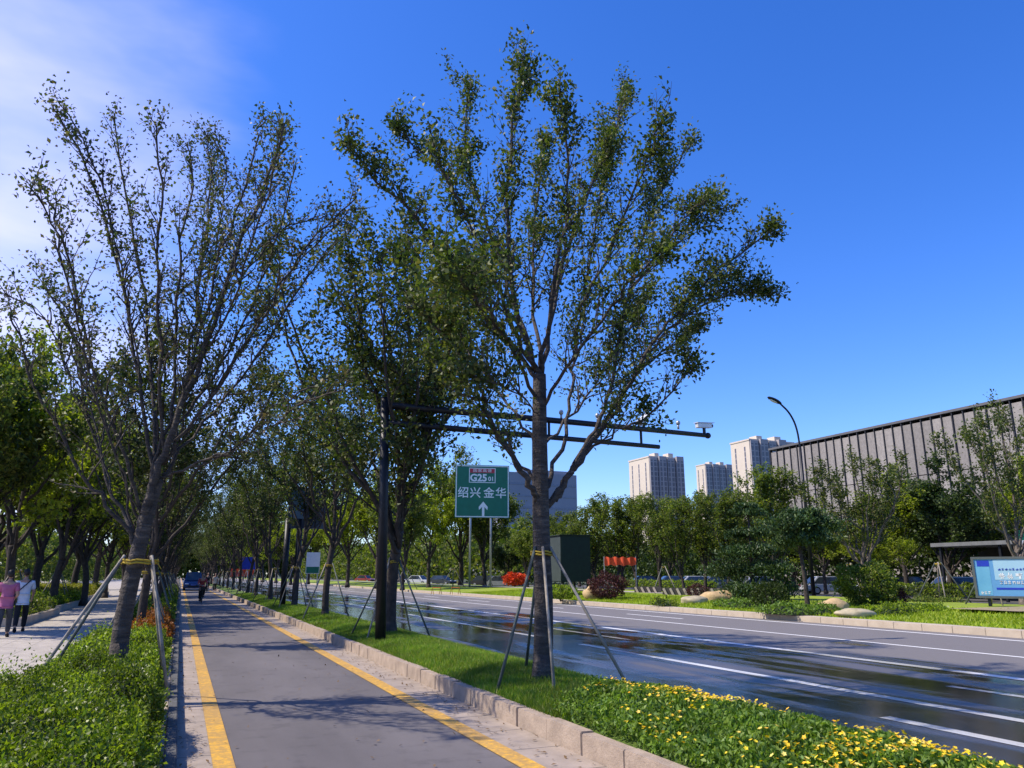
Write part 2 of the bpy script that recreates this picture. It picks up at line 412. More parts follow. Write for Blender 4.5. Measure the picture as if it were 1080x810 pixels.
def put_tree(name, meshes, label, x, y, z=0, rz=0, sc=1.0, group=None, cat='tree', sz=None):
    e = thing(name, label, cat, (x, y, z), rz, group)
    e.scale = (sc, sc, sz or sc)
    link('trunk', meshes[0], e); link('crown', meshes[1], e)
    return e

# ================================================================== SETTING
YN, YF = -12, 420
mb = MB(); mb.quad((-900, -300, -.05), (1500, -300, -.05), (1500, 2600, -.05), (-900, 2600, -.05)); tag(mb.obj('ground', M['ground']), kind='structure')
strip('cycle_path', .12, 3.56, YN, YF, .0, M['asphalt'])
strip('left_gutter_strip', .12, .42, YN, YF, .004, M['gutter'])
strip('right_gutter_strip', 3.06, 3.56, YN, YF, .004, M['gutter'])
strip('left_yellow_line', .42, .60, YN, YF, .008, M['yellow_line'])
strip('right_yellow_line', 2.86, 3.06, YN, YF, .008, M['yellow_line'])
strip('main_road', 5.58, 20.45, YN, YF, .0, M['road'])
strip('left_pavement', -60, -.10, YN, YF, .03, M['plaza'])
# painted lines of the main road
def dashes(name, x, w, y0, y1, on, off):
    mb = MB(); y = y0
    while y < y1: mb.quad((x-w/2, y, .004), (x+w/2, y, .004), (x+w/2, min(y+on, y1), .004), (x-w/2, min(y+on, y1), .004)); y += on+off
    tag(mb.obj(name, M['road_white']), kind='structure')
dashes('road_edge_line', 19.6, .16, YN, YF, 500, 0)
dashes('road_lane_line', 15.8, .13, YN, YF, 500, 0)
dashes('road_centre_line', 12.5, .24, YN, YF, 500, 0)
dashes('road_inner_line', 9.0, .19, 3.0, YF, 14, 1.6)
dashes('road_dash_line', 10.75, .16, 2.6, YF, 6, 9)
dashes('road_near_line', 7.75, .18, 1.0, 7.1, 6.1, 9)
dashes('road_far_dash_line', 17.6, .13, 25, YF, 4, 6)

# kerbs (rows of stones)
def kerb_row(name, x0, x1, y0, y1, z0, z1, step, mat, rnd=.004, seed=1, gap=.008):
    mb = MB(); y = y0; R = random.Random(seed)
    while y < y1:
        st = step*(1 if y < 60 else 4)
        a = R.gauss(0, rnd); mb.box(x0+a, x1+a, y+gap/2, y+st-gap/2, z0, z1+R.gauss(0, rnd)); y += st
    o = mb.obj(name, mat, bevel=.008 if y1-y0 < 100 else 0); return tag(o, kind='structure')
kerb_row('median_kerb', 3.56, 3.70, YN, 70, -.04, .20, .75, M['kerb'], .005)
kerb_row('median_kerb_far', 3.56, 3.70, 70, YF, -.04, .20, 1, M['kerb'], .0)
kerb_row('median_road_kerb', 5.46, 5.58, YN, 70, -.04, .15, .75, M['kerb_pale'], .003, 2)
kerb_row('median_road_kerb_far', 5.46, 5.58, 70, YF, -.04, .15, 1, M['kerb_pale'], 0, 2)
kerb_row('left_kerb', .02, .12, YN, 70, -.04, .13, 1.0, M['kerb_dark'], .002, 3)
kerb_row('left_kerb_far', .02, .12, 70, YF, -.04, .13, 1, M['kerb_dark'], 0, 3)
kerb_row('left_kerb_edging', -.12, .018, YN, 70, -.04, .10, 1.0, M['kerb_pale'], .002, 5)
kerb_row('far_kerb', 20.45, 21.0, YN, 70, -.04, .19, 1.0, M['kerb_pale'], .002, 4)
kerb_row('far_kerb_far', 20.45, 21.0, 70, YF, -.04, .19, 1, M['kerb_pale'], 0, 4)

# median turf mound
def mound(name, x0, x1, y0, y1, zf, mat, nx=14, step=.5):
    mb = MB(); ny = int((y1-y0)/step); o = 0
    for j in range(ny+1):
        for i in range(nx+1):
            x = x0+(x1-x0)*i/nx; y = y0+(y1-y0)*j/ny; mb.v.append((x, y, zf(x, y, i/nx)))
    for j in range(ny):
        for i in range(nx):
            a = j*(nx+1)+i; mb.f.append((a, a+1, a+nx+2, a+nx+1))
    return tag(mb.obj(name, mat, smooth=True), kind='structure')
def med_z(x, y, t=None):
    t = (x-3.70)/(5.46-3.70) if t is None else t
    t = min(1, max(0, t))
    return .155+.11*math.sin(PI*t)+.02*math.sin(y*.9+x*2)*math.sin(PI*t)
mound('median_turf', 3.70, 5.46, YN, 110, med_z, M['turf'])
strip('median_turf_far', 3.70, 5.46, 110, YF, .17, M['turf'])
def ver_z(x, y, t=None):
    u = min(1, max(0, (x-21)/6)); return .16+.22*u+.04*math.sin(x*.7)*math.sin(y*.31)*u
mound('far_verge_turf', 21.0, 34.0, YN, 160, ver_z, M['turf_far'], 16, 1.5)
strip('far_verge_path', 29.2, 30.8, 42, 160, .43, M['plaza'])
strip('verge_pale_path', 25.2, 40, 17.2, 19.8, .46, simple('bare_earth', (.34, .26, .17), (.24, .2, .1), 1.5, .9))
strip('service_road', 34.0, 58, YN, 400, .02, simple('service_road', (.13, .125, .12), (.09, .088, .085), 1, .85))
strip('far_turf', 21.0, 34, 160, YF, .16, M['turf_far'])

# ------------------------------------------------------------------ grass, flowers, hedges
def grass(name, x0, x1, y0, y1, zf, dens, h, w, seed, mat='grass_blade', lab='short green grass of the raised median strip', keep=None):
    rng = np.random.default_rng(seed); n = int((x1-x0)*(y1-y0)*dens)
    X = rng.uniform(x0, x1, n); Y = rng.uniform(y0, y1, n)
    if keep is not None: k = keep(X, Y, rng); X, Y = X[k], Y[k]; n = len(X)
    Z = np.array([zf(a, b) for a, b in zip(X, Y)])
    a = rng.uniform(0, 2*PI, n); hh = h*rng.uniform(.5, 1.3, n); le = rng.normal(0, .45, (n, 2))*hh[:, None]
    V = np.empty((n, 3, 3)); dx = np.cos(a)*w; dy = np.sin(a)*w
    V[:, 0] = np.stack([X-dx, Y-dy, Z], 1); V[:, 1] = np.stack([X+dx, Y+dy, Z], 1); V[:, 2] = np.stack([X+le[:, 0], Y+le[:, 1], Z+hh], 1)
    me = bpy.data.meshes.new(name); me.vertices.add(3*n); me.vertices.foreach_set('co', V.reshape(-1).astype(np.float32))
    me.loops.add(3*n); me.loops.foreach_set('vertex_index', np.arange(3*n, dtype=np.int32))
    me.polygons.add(n); me.polygons.foreach_set('loop_start', np.arange(0, 3*n, 3, dtype=np.int32)); me.polygons.foreach_set('loop_total', np.full(n, 3, dtype=np.int32))
    me.update(calc_edges=True); me.materials.append(M[mat])
    return tag(link(name, me), lab, 'grass', kind='stuff')
bedfn = lambda X, Y, rng: (Y > 7.45+.55*(X-3.7)+rng.normal(0, .12, len(X)))
grass('grass', 3.68, 5.52, 7.2, 22, med_z, 4200, .085, .007, 1, keep=bedfn)
grass('grass', 3.68, 5.52, 22, 60, med_z, 900, .09, .014, 2, lab='short green grass further along the median strip')
grass('grass', 21.0, 27, 10, 60, ver_z, 110, .10, .03, 3, 'grass_verge', 'mown grass on the verge across the wide road')

def bed_leaves():
    rng = np.random.default_rng(5); n = 60000
    X = rng.uniform(3.72, 5.38, n); Y = rng.uniform(2.0, 10.2, n)
    k = (Y < 7.6+.62*(X-3.7)+rng.normal(0, .12, n)); X, Y = X[k], Y[k]; n = len(X)
    hum = .5+.5*np.sin(X*5.1+np.sin(Y*3.3)*1.5)*np.sin(Y*4.3+np.cos(X*4))
    top = .08+.09*np.sin(PI*np.clip((X-3.62)/(5.62-3.62), 0, 1))+.07*hum
    Z = np.array([med_z(a, b) for a, b in zip(X, Y)])+top*rng.uniform(.15, 1, n)**.6
    P = np.stack([X, Y, Z], 1); D = np.zeros((n, 3)); D[:, 2] = .9
    me = leaf_mesh('flower_bed_leaves', P, .05, M['leaf_bed'], rng, D, up=.2, ar=.42)
    tag(link('flower_bed_leaves', me), 'low leafy green planting of the flower bed at the kerb', 'plants', kind='stuff')
    # blossoms: small six-petalled discs with a raised rim
    fx = rng.uniform(3.74, 5.36, 5200); fy = rng.uniform(2.2, 9.4, 5200)
    k = (fy < 7.5+.62*(fx-3.7)) & ((np.sin(fx*3.1+fy*1.7)+np.sin(fy*2.9-fx)+rng.normal(0, .8, len(fx))) > .55+.45*(fx < 4.5)-.35*(fx > 5.15)); fx, fy = fx[k], fy[k]
    mb = MB(); R = random.Random(3)
    for x, y in zip(fx, fy):
        hum = .5+.5*math.sin(x*5.1+math.sin(y*3.3)*1.5)*math.sin(y*4.3+math.cos(x*4))
        z = med_z(x, y)+.08+.09*math.sin(PI*min(1, max(0, (x-3.62)/2.0)))+.07*hum+R.uniform(.0, .04)
        r = R.uniform(.011, .022); tx, ty = R.gauss(0, .35), R.gauss(0, .35); o = len(mb.v)
        mb.v.append((x, y, z))
        for j in range(10):
            a = 2*PI*j/10; q = r if j % 2 == 0 else r*.62
            dx, dy = math.cos(a)*q, math.sin(a)*q; mb.v.append((x+dx, y+dy, z+.35*r+dx*tx+dy*ty))
        for j in range(10): mb.f.append((o, o+1+j, o+1+(j+1) % 10))
    tag(mb.obj('yellow_blossoms', M['petal']), 'yellow blossoms scattered over the flower bed', 'flowers', kind='stuff')
bed_leaves()

def shrub_mass(name, label, boxes, size, dens, leaf, seed, rough=.06, cat='hedge', group=None, z0=0, loc=None, round_=0, core=True):
    """hedge of leaf blades over a dark twig core; boxes = (x0,x1,y0,y1,h)"""
    rng = np.random.default_rng(seed); R = random.Random(seed)
    e = thing(name, label, cat, loc or (0, 0, 0), 0, group)
    P = []; D = []; mb = MB()
    for (x0, x1, y0, y1, h) in boxes:
        A = (x1-x0)*(y1-y0); n = int(A*dens)
        def top(x, y):
            ex = np.minimum(x-x0, x1-x); ey = np.minimum(y-y0, y1-y); ed = np.clip(np.minimum(ex, ey)/.28, 0, 1)
            return h*(.66+.34*np.sqrt(ed))+rough*(np.sin(x*4.3+y*1.9+seed)+np.sin(y*3.7-x*2.6)+.7*np.sin(x*9+y*7.1))
        x = rng.uniform(x0, x1, n); y = rng.uniform(y0, y1, n); z = top(x, y)-np.abs(rng.normal(0, .05, n))+rng.exponential(.028, n)*(.4+1.2*(np.sin(x*7+seed)*np.sin(y*6.1) > 0))
        P.append(np.stack([x, y, z], 1)); d = np.zeros((n, 3)); d[:, 2] = .9; D.append(d)
        per = 2*((x1-x0)+(y1-y0)); m = int(per*h*dens*.8)
        s = rng.uniform(0, per, m); xx = np.empty(m); yy = np.empty(m); nx = np.zeros(m); ny = np.zeros(m)
        a = (x1-x0); b = (y1-y0)
        for i, q in enumerate(s):
            if q < a: xx[i] = x0+q; yy[i] = y0; ny[i] = -1
            elif q < a+b: xx[i] = x1; yy[i] = y0+q-a; nx[i] = 1
            elif q < 2*a+b: xx[i] = x1-(q-a-b); yy[i] = y1; ny[i] = 1
            else: xx[i] = x0; yy[i] = y1-(q-2*a-b); nx[i] = -1
        bul = rng.normal(0, .04, m)+.05*np.sin(s*3.1)
        xx += nx*bul; yy += ny*bul
        zz = rng.uniform(0.02, 1, m)*top(np.clip(xx, x0, x1), np.clip(yy, y0, y1))
        P.append(np.stack([xx, yy, zz], 1)); d = np.stack([nx*.7, ny*.7, np.full(m, .5)], 1); D.append(d)
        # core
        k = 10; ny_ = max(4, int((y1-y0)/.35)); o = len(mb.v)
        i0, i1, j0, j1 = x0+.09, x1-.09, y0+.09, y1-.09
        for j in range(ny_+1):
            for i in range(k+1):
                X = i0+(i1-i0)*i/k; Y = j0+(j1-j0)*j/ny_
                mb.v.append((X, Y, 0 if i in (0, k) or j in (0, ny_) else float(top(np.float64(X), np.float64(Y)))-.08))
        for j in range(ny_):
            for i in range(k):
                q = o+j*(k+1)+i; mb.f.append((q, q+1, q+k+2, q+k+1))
    P = np.concatenate(P); D = np.concatenate(D); P[:, 2] += 0
    link('foliage', leaf_mesh('foliage', P, size, M[leaf], rng, D, up=.6, ar=.55), e)
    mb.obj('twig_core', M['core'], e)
    e.location.z = z0
    return e
shrub_mass('clipped_hedge', 'nearest bright green clipped hedge in the left corner beside the cycle path', [(-1.72, -.13, 2.2, 10.35, .60)], .030, 6800, 'leaf_hedge', 11, .065)
shrub_mass('clipped_hedge', 'bright green hedge around the foot of the big leaning tree beyond the nearest hedge', [(-1.55, -.15, 11.0, 18.6, .50)], .048, 2200, 'leaf_hedge', 12, .04)
shrub_mass('clipped_hedge', 'small orange leaved hedge beside the left kerb', [(-.9, -.14, 19.2, 25.0, .62)], .06, 1100, 'leaf_orange', 13, .04)
shrub_mass('clipped_hedge', 'green hedge running away under the left row of trees behind the orange hedge', [(-1.5, -.15, 25.6, 90, .55)], .09, 420, 'leaf_hedge', 14, .04)
strip('left_bed_soil', -1.8, -.125, YN, YF, .035, M['soil'])

def blob_shrub(name, label, x, y, z, r, h, leaf, n, size, seed, cat='shrub', group=None, stems=5, lump=.18):
    rng = np.random.default_rng(seed); R = random.Random(seed)
    e = thing(name, label, cat, (x, y, z), 0, group)
    ph = rng.uniform(0, 6, 6)
    def lf(dx, dy, dz): return 1+lump*(math.sin(dx*4+ph[0]+dz*2)*math.sin(dy*4.4+ph[1])+.6*math.sin(dz*7+dx*5+ph[2]))
    d = rng.normal(size=(n, 3)); d /= np.linalg.norm(d, axis=1, keepdims=True)
    k = np.array([lf(*q) for q in d])*(.55+.45*rng.uniform(0, 1, n)**.35)*(1+rng.normal(0, .06, n))
    P = d*k[:, None]*np.array([r, r, h*.5])+np.array([0, 0, h*.52]); P = P[P[:, 2] > .02]; dd = d[:len(P)]
    D = (P-np.array([0, 0, h*.4])); D /= np.linalg.norm(D, axis=1, keepdims=True)
    link('foliage', leaf_mesh('foliage', P, size, M[leaf], rng, D, up=.4), e)
    mb = MB()
    for i in range(stems):
        a = 2*PI*i/stems; mb.tube([(math.cos(a)*.05, math.sin(a)*.05, -.1), (math.cos(a)*r*.25, math.sin(a)*r*.25, h*.35), (math.cos(a)*r*.5, math.sin(a)*r*.5, h*.7)], [.03, .02, .008], 5)
    mb.obj('stems', M['bark'], e, smooth=True)
    return e

_rg = np.random.default_rng(77); _n = 620
_x = np.concatenate([_rg.uniform(.15, 3.5, 200), _rg.uniform(3.12, 3.54, 260), _rg.uniform(.14, .4, 160)]); _y = 4+np.abs(_rg.normal(0, 1, _n))*12
_P = np.stack([_x, _y, np.full(_n, .016)], 1); _D = _rg.normal(size=(_n, 3)); _D[:, 2] = 0
_me = leaf_mesh('fallen_leaves', _P, .045, simple('dry_leaf', (.22, .13, .05), (.10, .06, .025), 30, .8), _rg, _D*3, up=3, ar=.5, fold=.08)
tag(link('fallen_leaves', _me), 'dry fallen leaves scattered over the cycle path and its gutters', 'leaves', kind='stuff')
# ================================================================== THE TWO NEAR TREES
def jitter_limbs(limbs, k, seed, amp, rs, ds):
    R = random.Random(seed); out = []
    for _ in range(k):
        pts, r0, dep = R.choice(limbs); d0, d1 = dep if hasattr(dep, '__len__') else (0, dep)
        j0 = R.randint(0, 1); q = pts[j0:]; dx, dy = R.gauss(0, amp), abs(R.gauss(0, amp*.7)); n = len(q)
        kk = [(x+dx*(i/(n-1))+(R.gauss(0, 4) if 0 < i < n-1 else 0), y+dy*(i/(n-1))) for i, (x, y) in enumerate(q)]
        out.append((kk, r0*rs, (d0, d1+R.gauss(0, ds))))
    return out
def px_tree(seed, Y0, base, trunk, limbs, bark, leaf, lsize, leafd, rad, tw_len, sub_step, endball, tr=(.16, .1), subd=.75, t_leaf=.3, ar=.6, tw_n=2, dense_tips=False):
    """limbs read off the photo as pixel paths, each with its own depth drift"""
    t = Tree(seed); R = t.r
    def P(px, py, dy=0): return Vector(atY(px, py, Y0+dy))-Vector(base)
    tp = [P(*q) for q in trunk]; k = len(tp)
    t.mb.tube(smooth_pts(tp), [tr[0]+(tr[1]-tr[0])*i/(len(smooth_pts(tp))-1) for i in range(len(smooth_pts(tp)))], 14)
    b0 = tp[0]; d0 = (tp[1]-tp[0]).normalized()
    t.mb.tube([b0-d0*.1, b0+d0*.05, b0+d0*.2, b0+d0*.4], [tr[0]*1.3, tr[0]*1.17, tr[0]*1.04, tr[0]*.97], 14)
    for (pts, r0, dep) in limbs:
        n = len(pts); cum = [0]
        for a, b in zip(pts[:-1], pts[1:]): cum.append(cum[-1]+math.hypot(a[0]-b[0], a[1]-b[1]))
        dep0, dep1 = dep if hasattr(dep, '__len__') else (0, dep)
        W = [P(q[0], q[1], dep0+(dep1-dep0)*(c/cum[-1])**.8) for q, c in zip(pts, cum)]
        lp = t.limb(W, r0, .010, 8, .022); L = sum((a-b).length for a, b in zip(lp[:-1], lp[1:]))
        rs = resample(lp, .1); m = len(rs)
        nsub = max(4, int(L/sub_step)); ph = R.random()*6
        for j in range(nsub):
            q = .22+.76*(j+R.random())/nsub; i = min(int(q*m), m-2); d = (rs[i+1]-rs[i]).normalized()
            ll = tw_len*(1.35-.75*q)*(.5+R.random())
            sp = t.shoot(rs[i], t.perp(d, .35+.55*R.random(), .28), ll, .013*(1.3-q*.6), up=.10, k=5)
            dn = (.42+.6*min(1, max(0, (q-.25)/.4))) if dense_tips else 1.0
            gap = .5+.5*math.sin(q*17+ph)
            dn *= (.18+1.1*gap) if dense_tips else 1.0
            t.leaves(sp, leafd*dn, rad, .2, int((endball if R.random() < .35 else endball*.3)*dn))
            for _ in range(tw_n):
                ii = 1+int(R.random()*(len(sp)-2)); dd = (sp[ii+1]-sp[ii]).normalized()
                tp2 = t.shoot(sp[ii], t.perp(dd, .7, .15), ll*.5*(.5+R.random()), .006, k=3, n=3)
                t.leaves(tp2, leafd*dn, rad, .1, int(endball*.25*dn))
        t.leaves(rs, leafd*.9, rad, t_leaf, endball); t.leaves(rs[-4:], 0, rad*1.0, 0, int(endball*(2.5 if dense_tips else 1)))
    return t.build(M[bark], M[leaf], lsize, ar=ar)

BX = (4.58, 9.75, .2)
main_limbs = [
 ([(568, 538), (559, 513), (551, 494), (523, 459), (514, 435), (511, 418), (500, 393), (478, 366), (461, 345), (440, 322)], 0.051, -1.0),
 ([(570, 515), (548, 488), (520, 452), (492, 425), (470, 400), (452, 370)], 0.030, 1.2),
 ([(574, 538), (599, 507), (609, 488), (628, 462), (661, 411), (694, 352), (725, 317), (775, 267), (817, 243)], 0.055, -.6),
 ([(585, 528), (604, 494), (623, 459), (644, 414), (647, 386), (664, 307), (681, 238), (705, 183), (731, 148)], 0.047, .8),
 ([(571, 522), (596, 466), (604, 414), (606, 376), (617, 297), (636, 188), (661, 92)], 0.038, 1.8),
 ([(604, 497), (628, 466), (665, 450), (696, 428), (730, 388)], 0.025, -1.0),
 ([(640, 440), (668, 395), (700, 372), (738, 342)], 0.021, 1.2),
 ([(680, 375), (708, 345), (735, 322), (770, 299), (803, 300)], 0.025, .2),
 ([(569, 400), (540, 312), (535, 213), (542, 110), (553, 66)], 0.051, -.3),
 ([(571, 395), (587, 277), (600, 220), (592, 96)], 0.043, -1.3),
 ([(571, 390), (590, 290), (614, 215), (640, 160), (660, 105)], 0.043, .9),
 ([(567, 400), (540, 362), (503, 326), (439, 228), (389, 183), (367, 150)], 0.038, .2),
 ([(566, 392), (543, 350), (518, 287), (478, 203), (459, 160)], 0.038, -1.4),
 ([(560, 375), (535, 300), (505, 215), (488, 154), (495, 92)], 0.034, 1.7),
 ([(490, 225), (465, 180), (443, 158), (421, 141)], 0.017, .6),
 ([(610, 330), (650, 250), (680, 170), (700, 124)], 0.025, -1.7),
 ([(664, 307), (700, 262), (722, 225), (748, 209)], 0.021, -.5),
 ([(569, 440), (545, 410), (500, 400)], 0.010, -1.2),
 ([(572, 430), (600, 385), (640, 330), (672, 285), (700, 270)], 0.030, -2.0),
 ([(566, 420), (530, 345), (490, 300), (470, 262)], 0.030, -2.2),
 ([(572, 390), (560, 300), (566, 220), (575, 150)], 0.038, 2.4),
 ([(574, 470), (610, 430), (650, 370), (690, 300)], 0.025, 2.6),
 ([(566, 470), (530, 420), (480, 350), (462, 300)], 0.025, 2.6),
]
main_limbs += jitter_limbs(main_limbs, 3, 5, 12, .5, .8)
mm = px_tree(101, 9.75, BX, [(572, 724), (574, 640), (571, 575), (570, 515), (569, 460), (569, 425), (569, 395)], main_limbs, 'bark_ring', 'leaf_median', .068, 50, .115, .60, .14, 30, tr=(.140, .095), t_leaf=.55, dense_tips=True)
put_tree('street_tree', mm, 'nearest median tree, tall trunk rising from the flower bed before the wide road', BX[0], BX[1], BX[2], group='street trees on the grassy median')

BL = (-.63, 11.6, .3)
left_limbs = [
 ([(150, 560), (160, 520), (176, 470), (190, 430), (230, 330), (262, 230), (290, 172), (296, 130)], 0.068, (0, -.6)),
 ([(143, 575), (120, 540), (85, 495), (45, 430), (30, 390), (12, 330)], 0.032, -.5),
 ([(145, 570), (118, 520), (92, 430), (75, 350), (60, 320), (45, 300)], 0.028, .9),
 ([(152, 548), (140, 500), (100, 400), (78, 300), (62, 235), (46, 196)], 0.028, -1.0),
 ([(160, 520), (152, 440), (136, 340), (118, 240), (85, 165), (56, 110)], 0.032, .4),
 ([(166, 500), (160, 400), (150, 300), (130, 200), (119, 122)], 0.032, 1.5),
 ([(172, 480), (168, 380), (165, 280), (172, 200), (163, 130)], 0.028, -1.3),
 ([(182, 450), (184, 350), (190, 260), (205, 200), (198, 150)], 0.028, .6),
 ([(190, 430), (205, 350), (215, 260), (225, 190), (216, 138)], 0.028, 2.0),
 ([(178, 470), (210, 415), (245, 370), (280, 290), (305, 205), (312, 176)], 0.028, 1.0),
 ([(172, 490), (215, 430), (255, 370), (290, 310), (330, 250), (374, 206)], 0.028, -.8),
 ([(168, 505), (205, 492), (245, 475), (270, 450), (300, 420), (345, 400)], 0.021, -1.4),
 ([(172, 500), (220, 440), (270, 380), (310, 310), (345, 265), (372, 240)], 0.025, 1.6),
 ([(230, 330), (255, 290), (300, 235), (345, 228)], 0.014, .5),
 ([(200, 400), (240, 330), (270, 250), (300, 130)], 0.021, -1.8),
 ([(85, 430), (58, 350), (30, 318), (6, 312)], 0.010, .4),
]
left_limbs += jitter_limbs(left_limbs, 9, 6, 12, .45, .9)
ml = px_tree(202, 11.6, BL, [(122, 712), (130, 650), (139, 610), (147, 575), (156, 540), (166, 505)], left_limbs, 'bark_ring', 'leaf_sparse', .060, 16, .105, .52, .20, 10, tr=(.118, .085), t_leaf=.45, tw_n=2)
put_tree('street_tree', ml, 'big left tree leaning right out of the hedge with thin sparse upper branches', BL[0], BL[1], BL[2], group='street trees in the left hedge strip')

# ================================================================== PROTOTYPES
dense = dict(H=8.3, fork=2.5, nl=9, spread=(.2, .52), sub=8, twigs=5, tl=.8, leafd=27, rad=.14, lsize=.12, bark='bark', leaf='leaf_median', crownw=1.2, r=.115)
PW = auto_tree(305, H=8.3, fork=2.1, nl=14, spread=(.2, .72), t_sub=.12, sub=9, twigs=5, tl=.85, leafd=32, rad=.15, lsize=.105, leaf='leaf_median', crownw=1.05, r=.13)
PM = [auto_tree(s, **dense) for s in (301, 302, 303)]
loose = dict(H=8.4, fork=2.6, nl=10, spread=(.2, .62), sub=7, twigs=4, tl=.75, leafd=15, rad=.12, lsize=.105, bark='bark', leaf='leaf_sparse', r=.12)
PL = [auto_tree(s, **loose) for s in (311, 312)]
PB = [auto_tree(s, H=9, fork=2.3, nl=11, spread=(.25, .75), sub=8, twigs=5, tl=.95, leafd=24, rad=.2, lsize=.19, leaf='leaf_bright', droop=.7, r=.16) for s in (321, 322)]
PG = [auto_tree(s, H=9, fork=2.0, nl=11, spread=(.15, .6), sub=8, twigs=5, tl=.95, leafd=24, rad=.2, lsize=.18, leaf='leaf_mid', droop=.6, r=.17) for s in (331, 332)]
PU = [auto_tree(s, H=8.5, fork=1.8, nl=10, spread=(.08, .34), sub=8, twigs=4, tl=.8, leafd=20, rad=.16, lsize=.16, leaf='leaf_mid', r=.12, up=.2) for s in (341, 342)]
PD = [auto_tree(s, H=9, fork=1.6, nl=12, spread=(.2, .7), sub=9, twigs=6, tl=.95, leafd=26, rad=.22, lsize=.2, leaf='leaf_deep', droop=.8, r=.18) for s in (351,)]
PV = [auto_tree(s, H=8, fork=1.8, nl=11, spread=(.2, .6), sub=8, twigs=4, tl=.75, leafd=22, rad=.14, lsize=.13, leaf='leaf_median', bark='bark_pale', r=.14) for s in (361,)]

ORD = ['second', 'third', 'fourth', 'fifth', 'sixth', 'seventh', 'eighth', 'ninth', 'tenth', 'eleventh', 'twelfth', 'thirteenth', 'fourteenth', 'fifteenth', 'sixteenth', 'seventeenth', 'eighteenth', 'nineteenth', 'twentieth', 'twenty-first', 'twenty-second', 'twenty-third', 'twenty-fourth', 'twenty-fifth']
# median row
y = 18.3; i = 0; med_y = [9.75]
while i < 22:
    sc = 1.0+.12*R0.random() if i else 1.16
    put_tree('street_tree', PM[i % 3] if i else PW, '%s street tree from the camera along the grassy median' % ORD[i] if i else 'dark dense median tree beside the black gantry pole',
             4.66+R0.gauss(0, .05), y, .2, R0.random()*6.3, sc, 'street trees on the grassy median')
    med_y.append(y); y += 8.55+R0.gauss(0, .25); i += 1
# left row
y = 20.6; i = 0; left_y = [11.6]
while i < 20:
    put_tree('street_tree', (PL[i % 2] if i in (1,) else PM[i % 3]), '%s street tree from the camera in the hedge strip left of the cycle path' % ORD[i],
             -.78+R0.gauss(0, .05), y, .05, R0.random()*6.3, .80+.13*R0.random(), 'street trees in the left hedge strip')
    left_y.append(y); y += 8.5+R0.gauss(0, .25); i += 1

# tree stakes
def make_stakes(sp, top, hi=False, mats=('bamboo', 'stake_dark'), feet=None, tie=True, lab='', grp=None, r=.022, tr=.12):
    e = thing('tree_stakes', lab, 'tree stakes', (0, 0, 0), 0, grp)
    feet = feet or [(-sp, -sp), (sp, -sp), (sp, sp), (-sp, sp)]
    for i, (x, y) in enumerate(feet):
        L = math.hypot(x, y); k = tr/L
        MB().tube([(x, y, -.1), (x*k, y*k, top+.05)], [r, r*.9], 7).obj('pole', M[mats[i % len(mats)]], e, smooth=True)
    mb = MB()
    n = 18
    for zz in (top-.05, top-.015):
        mb.tube([(math.cos(2*PI*i/n)*(tr+.02), math.sin(2*PI*i/n)*(tr+.02), zz+.01*math.sin(i*2)) for i in range(n+1)], .014, 5, cap=False)
    mb.tube([(tr, -tr*.4, top-.03), (tr+.07, -tr*.6, top-.13)], [.01, .006], 4)
    mb.obj('tie_band', M['tie'], e, smooth=True)
    return e
st = make_stakes(.9, 1.72, lab='four stakes with yellow tie propping the nearest median tree', grp='stakes propping median trees',
                 feet=[(-.82, -.35), (.88, -.85), (.18, 1.0), (-.28, -.95)], mats=('stake_dark', 'bamboo', 'stake_dark', 'bamboo'), tr=.125)
st.location = (BX[0], BX[1], .22)
proto = make_stakes(.78, 1.75, lab='stakes propping the second median tree', grp='stakes propping median trees', tr=.15)
CH[proto.name] = list(proto.children)
for i, yy in enumerate(med_y[1:12]):
    o = proto if i == 0 else copy_tree(proto)
    o.location = (4.66, yy, .2); o.rotation_euler.z = R0.gauss(0, .2)
    o['label'] = 'stakes with tie band propping the %s' % ('dark tree beside the black gantry pole' if i == 0 else ORD[i]+' tree along the median')
sl = make_stakes(.85, 1.62, lab='wooden stakes with yellow tie propping the big leaning left tree', grp='stakes propping left row trees',
                 feet=[(-1.15, -.35), (-1.05, .25), (.52, -.55), (.45, .6)], tr=.2, r=.022, mats=('bamboo', 'stake_dark', 'bamboo', 'bamboo'))
sl.location = (BL[0]+.12, BL[1], .2)
proto = make_stakes(.75, 1.65, lab='', grp='stakes propping left row trees', tr=.15)
CH[proto.name] = list(proto.children)
for i, yy in enumerate(left_y[1:10]):
    o = proto if i == 0 else copy_tree(proto)
    o.location = (-.78, yy, .05); o.rotation_euler.z = R0.gauss(0, .25)
    o['label'] = 'stakes propping the %s tree of the left row beside the cycle path' % ORD[i]

# ================================================================== RIGHT SIDE TREE BELT
def belt(name, px, Y, ytop, meshes, Hp, label, group=None, wide=1.0, zg=.3, cat='tree'):
    X, _, z = atY(px, ytop, Y); h = z-zg
    e = put_tree(name, meshes, label, X, Y, zg, R0.random()*6.3, h/Hp*wide, group, cat, sz=h/Hp)
    return e
G1 = 'trees on the verge across the road'
belt('slender_tree', 1046, 22.9, 428, PV[0], 8.3, 'tall loose tree standing before the blue notice board', G1, .85)
belt('vase_tree', 896, 33, 487, PV[0], 8.0, 'dark vase shaped bare limbed tree behind the large round bush', G1, 1.25)
belt('vase_tree', 808, 37, 503, PU[0], 8.4, 'upright dark tree behind the tiered dark pine', G1, 1.2)
belt('leafy_tree', 942, 41, 500, PB[0], 9, 'yellow green tree behind the round bush near the long grey building', G1, 1.1)
belt('leafy_tree', 912, 36, 552, PB[1], 9, 'small low bright tree right of the dark vase shaped tree', G1, 1.2)
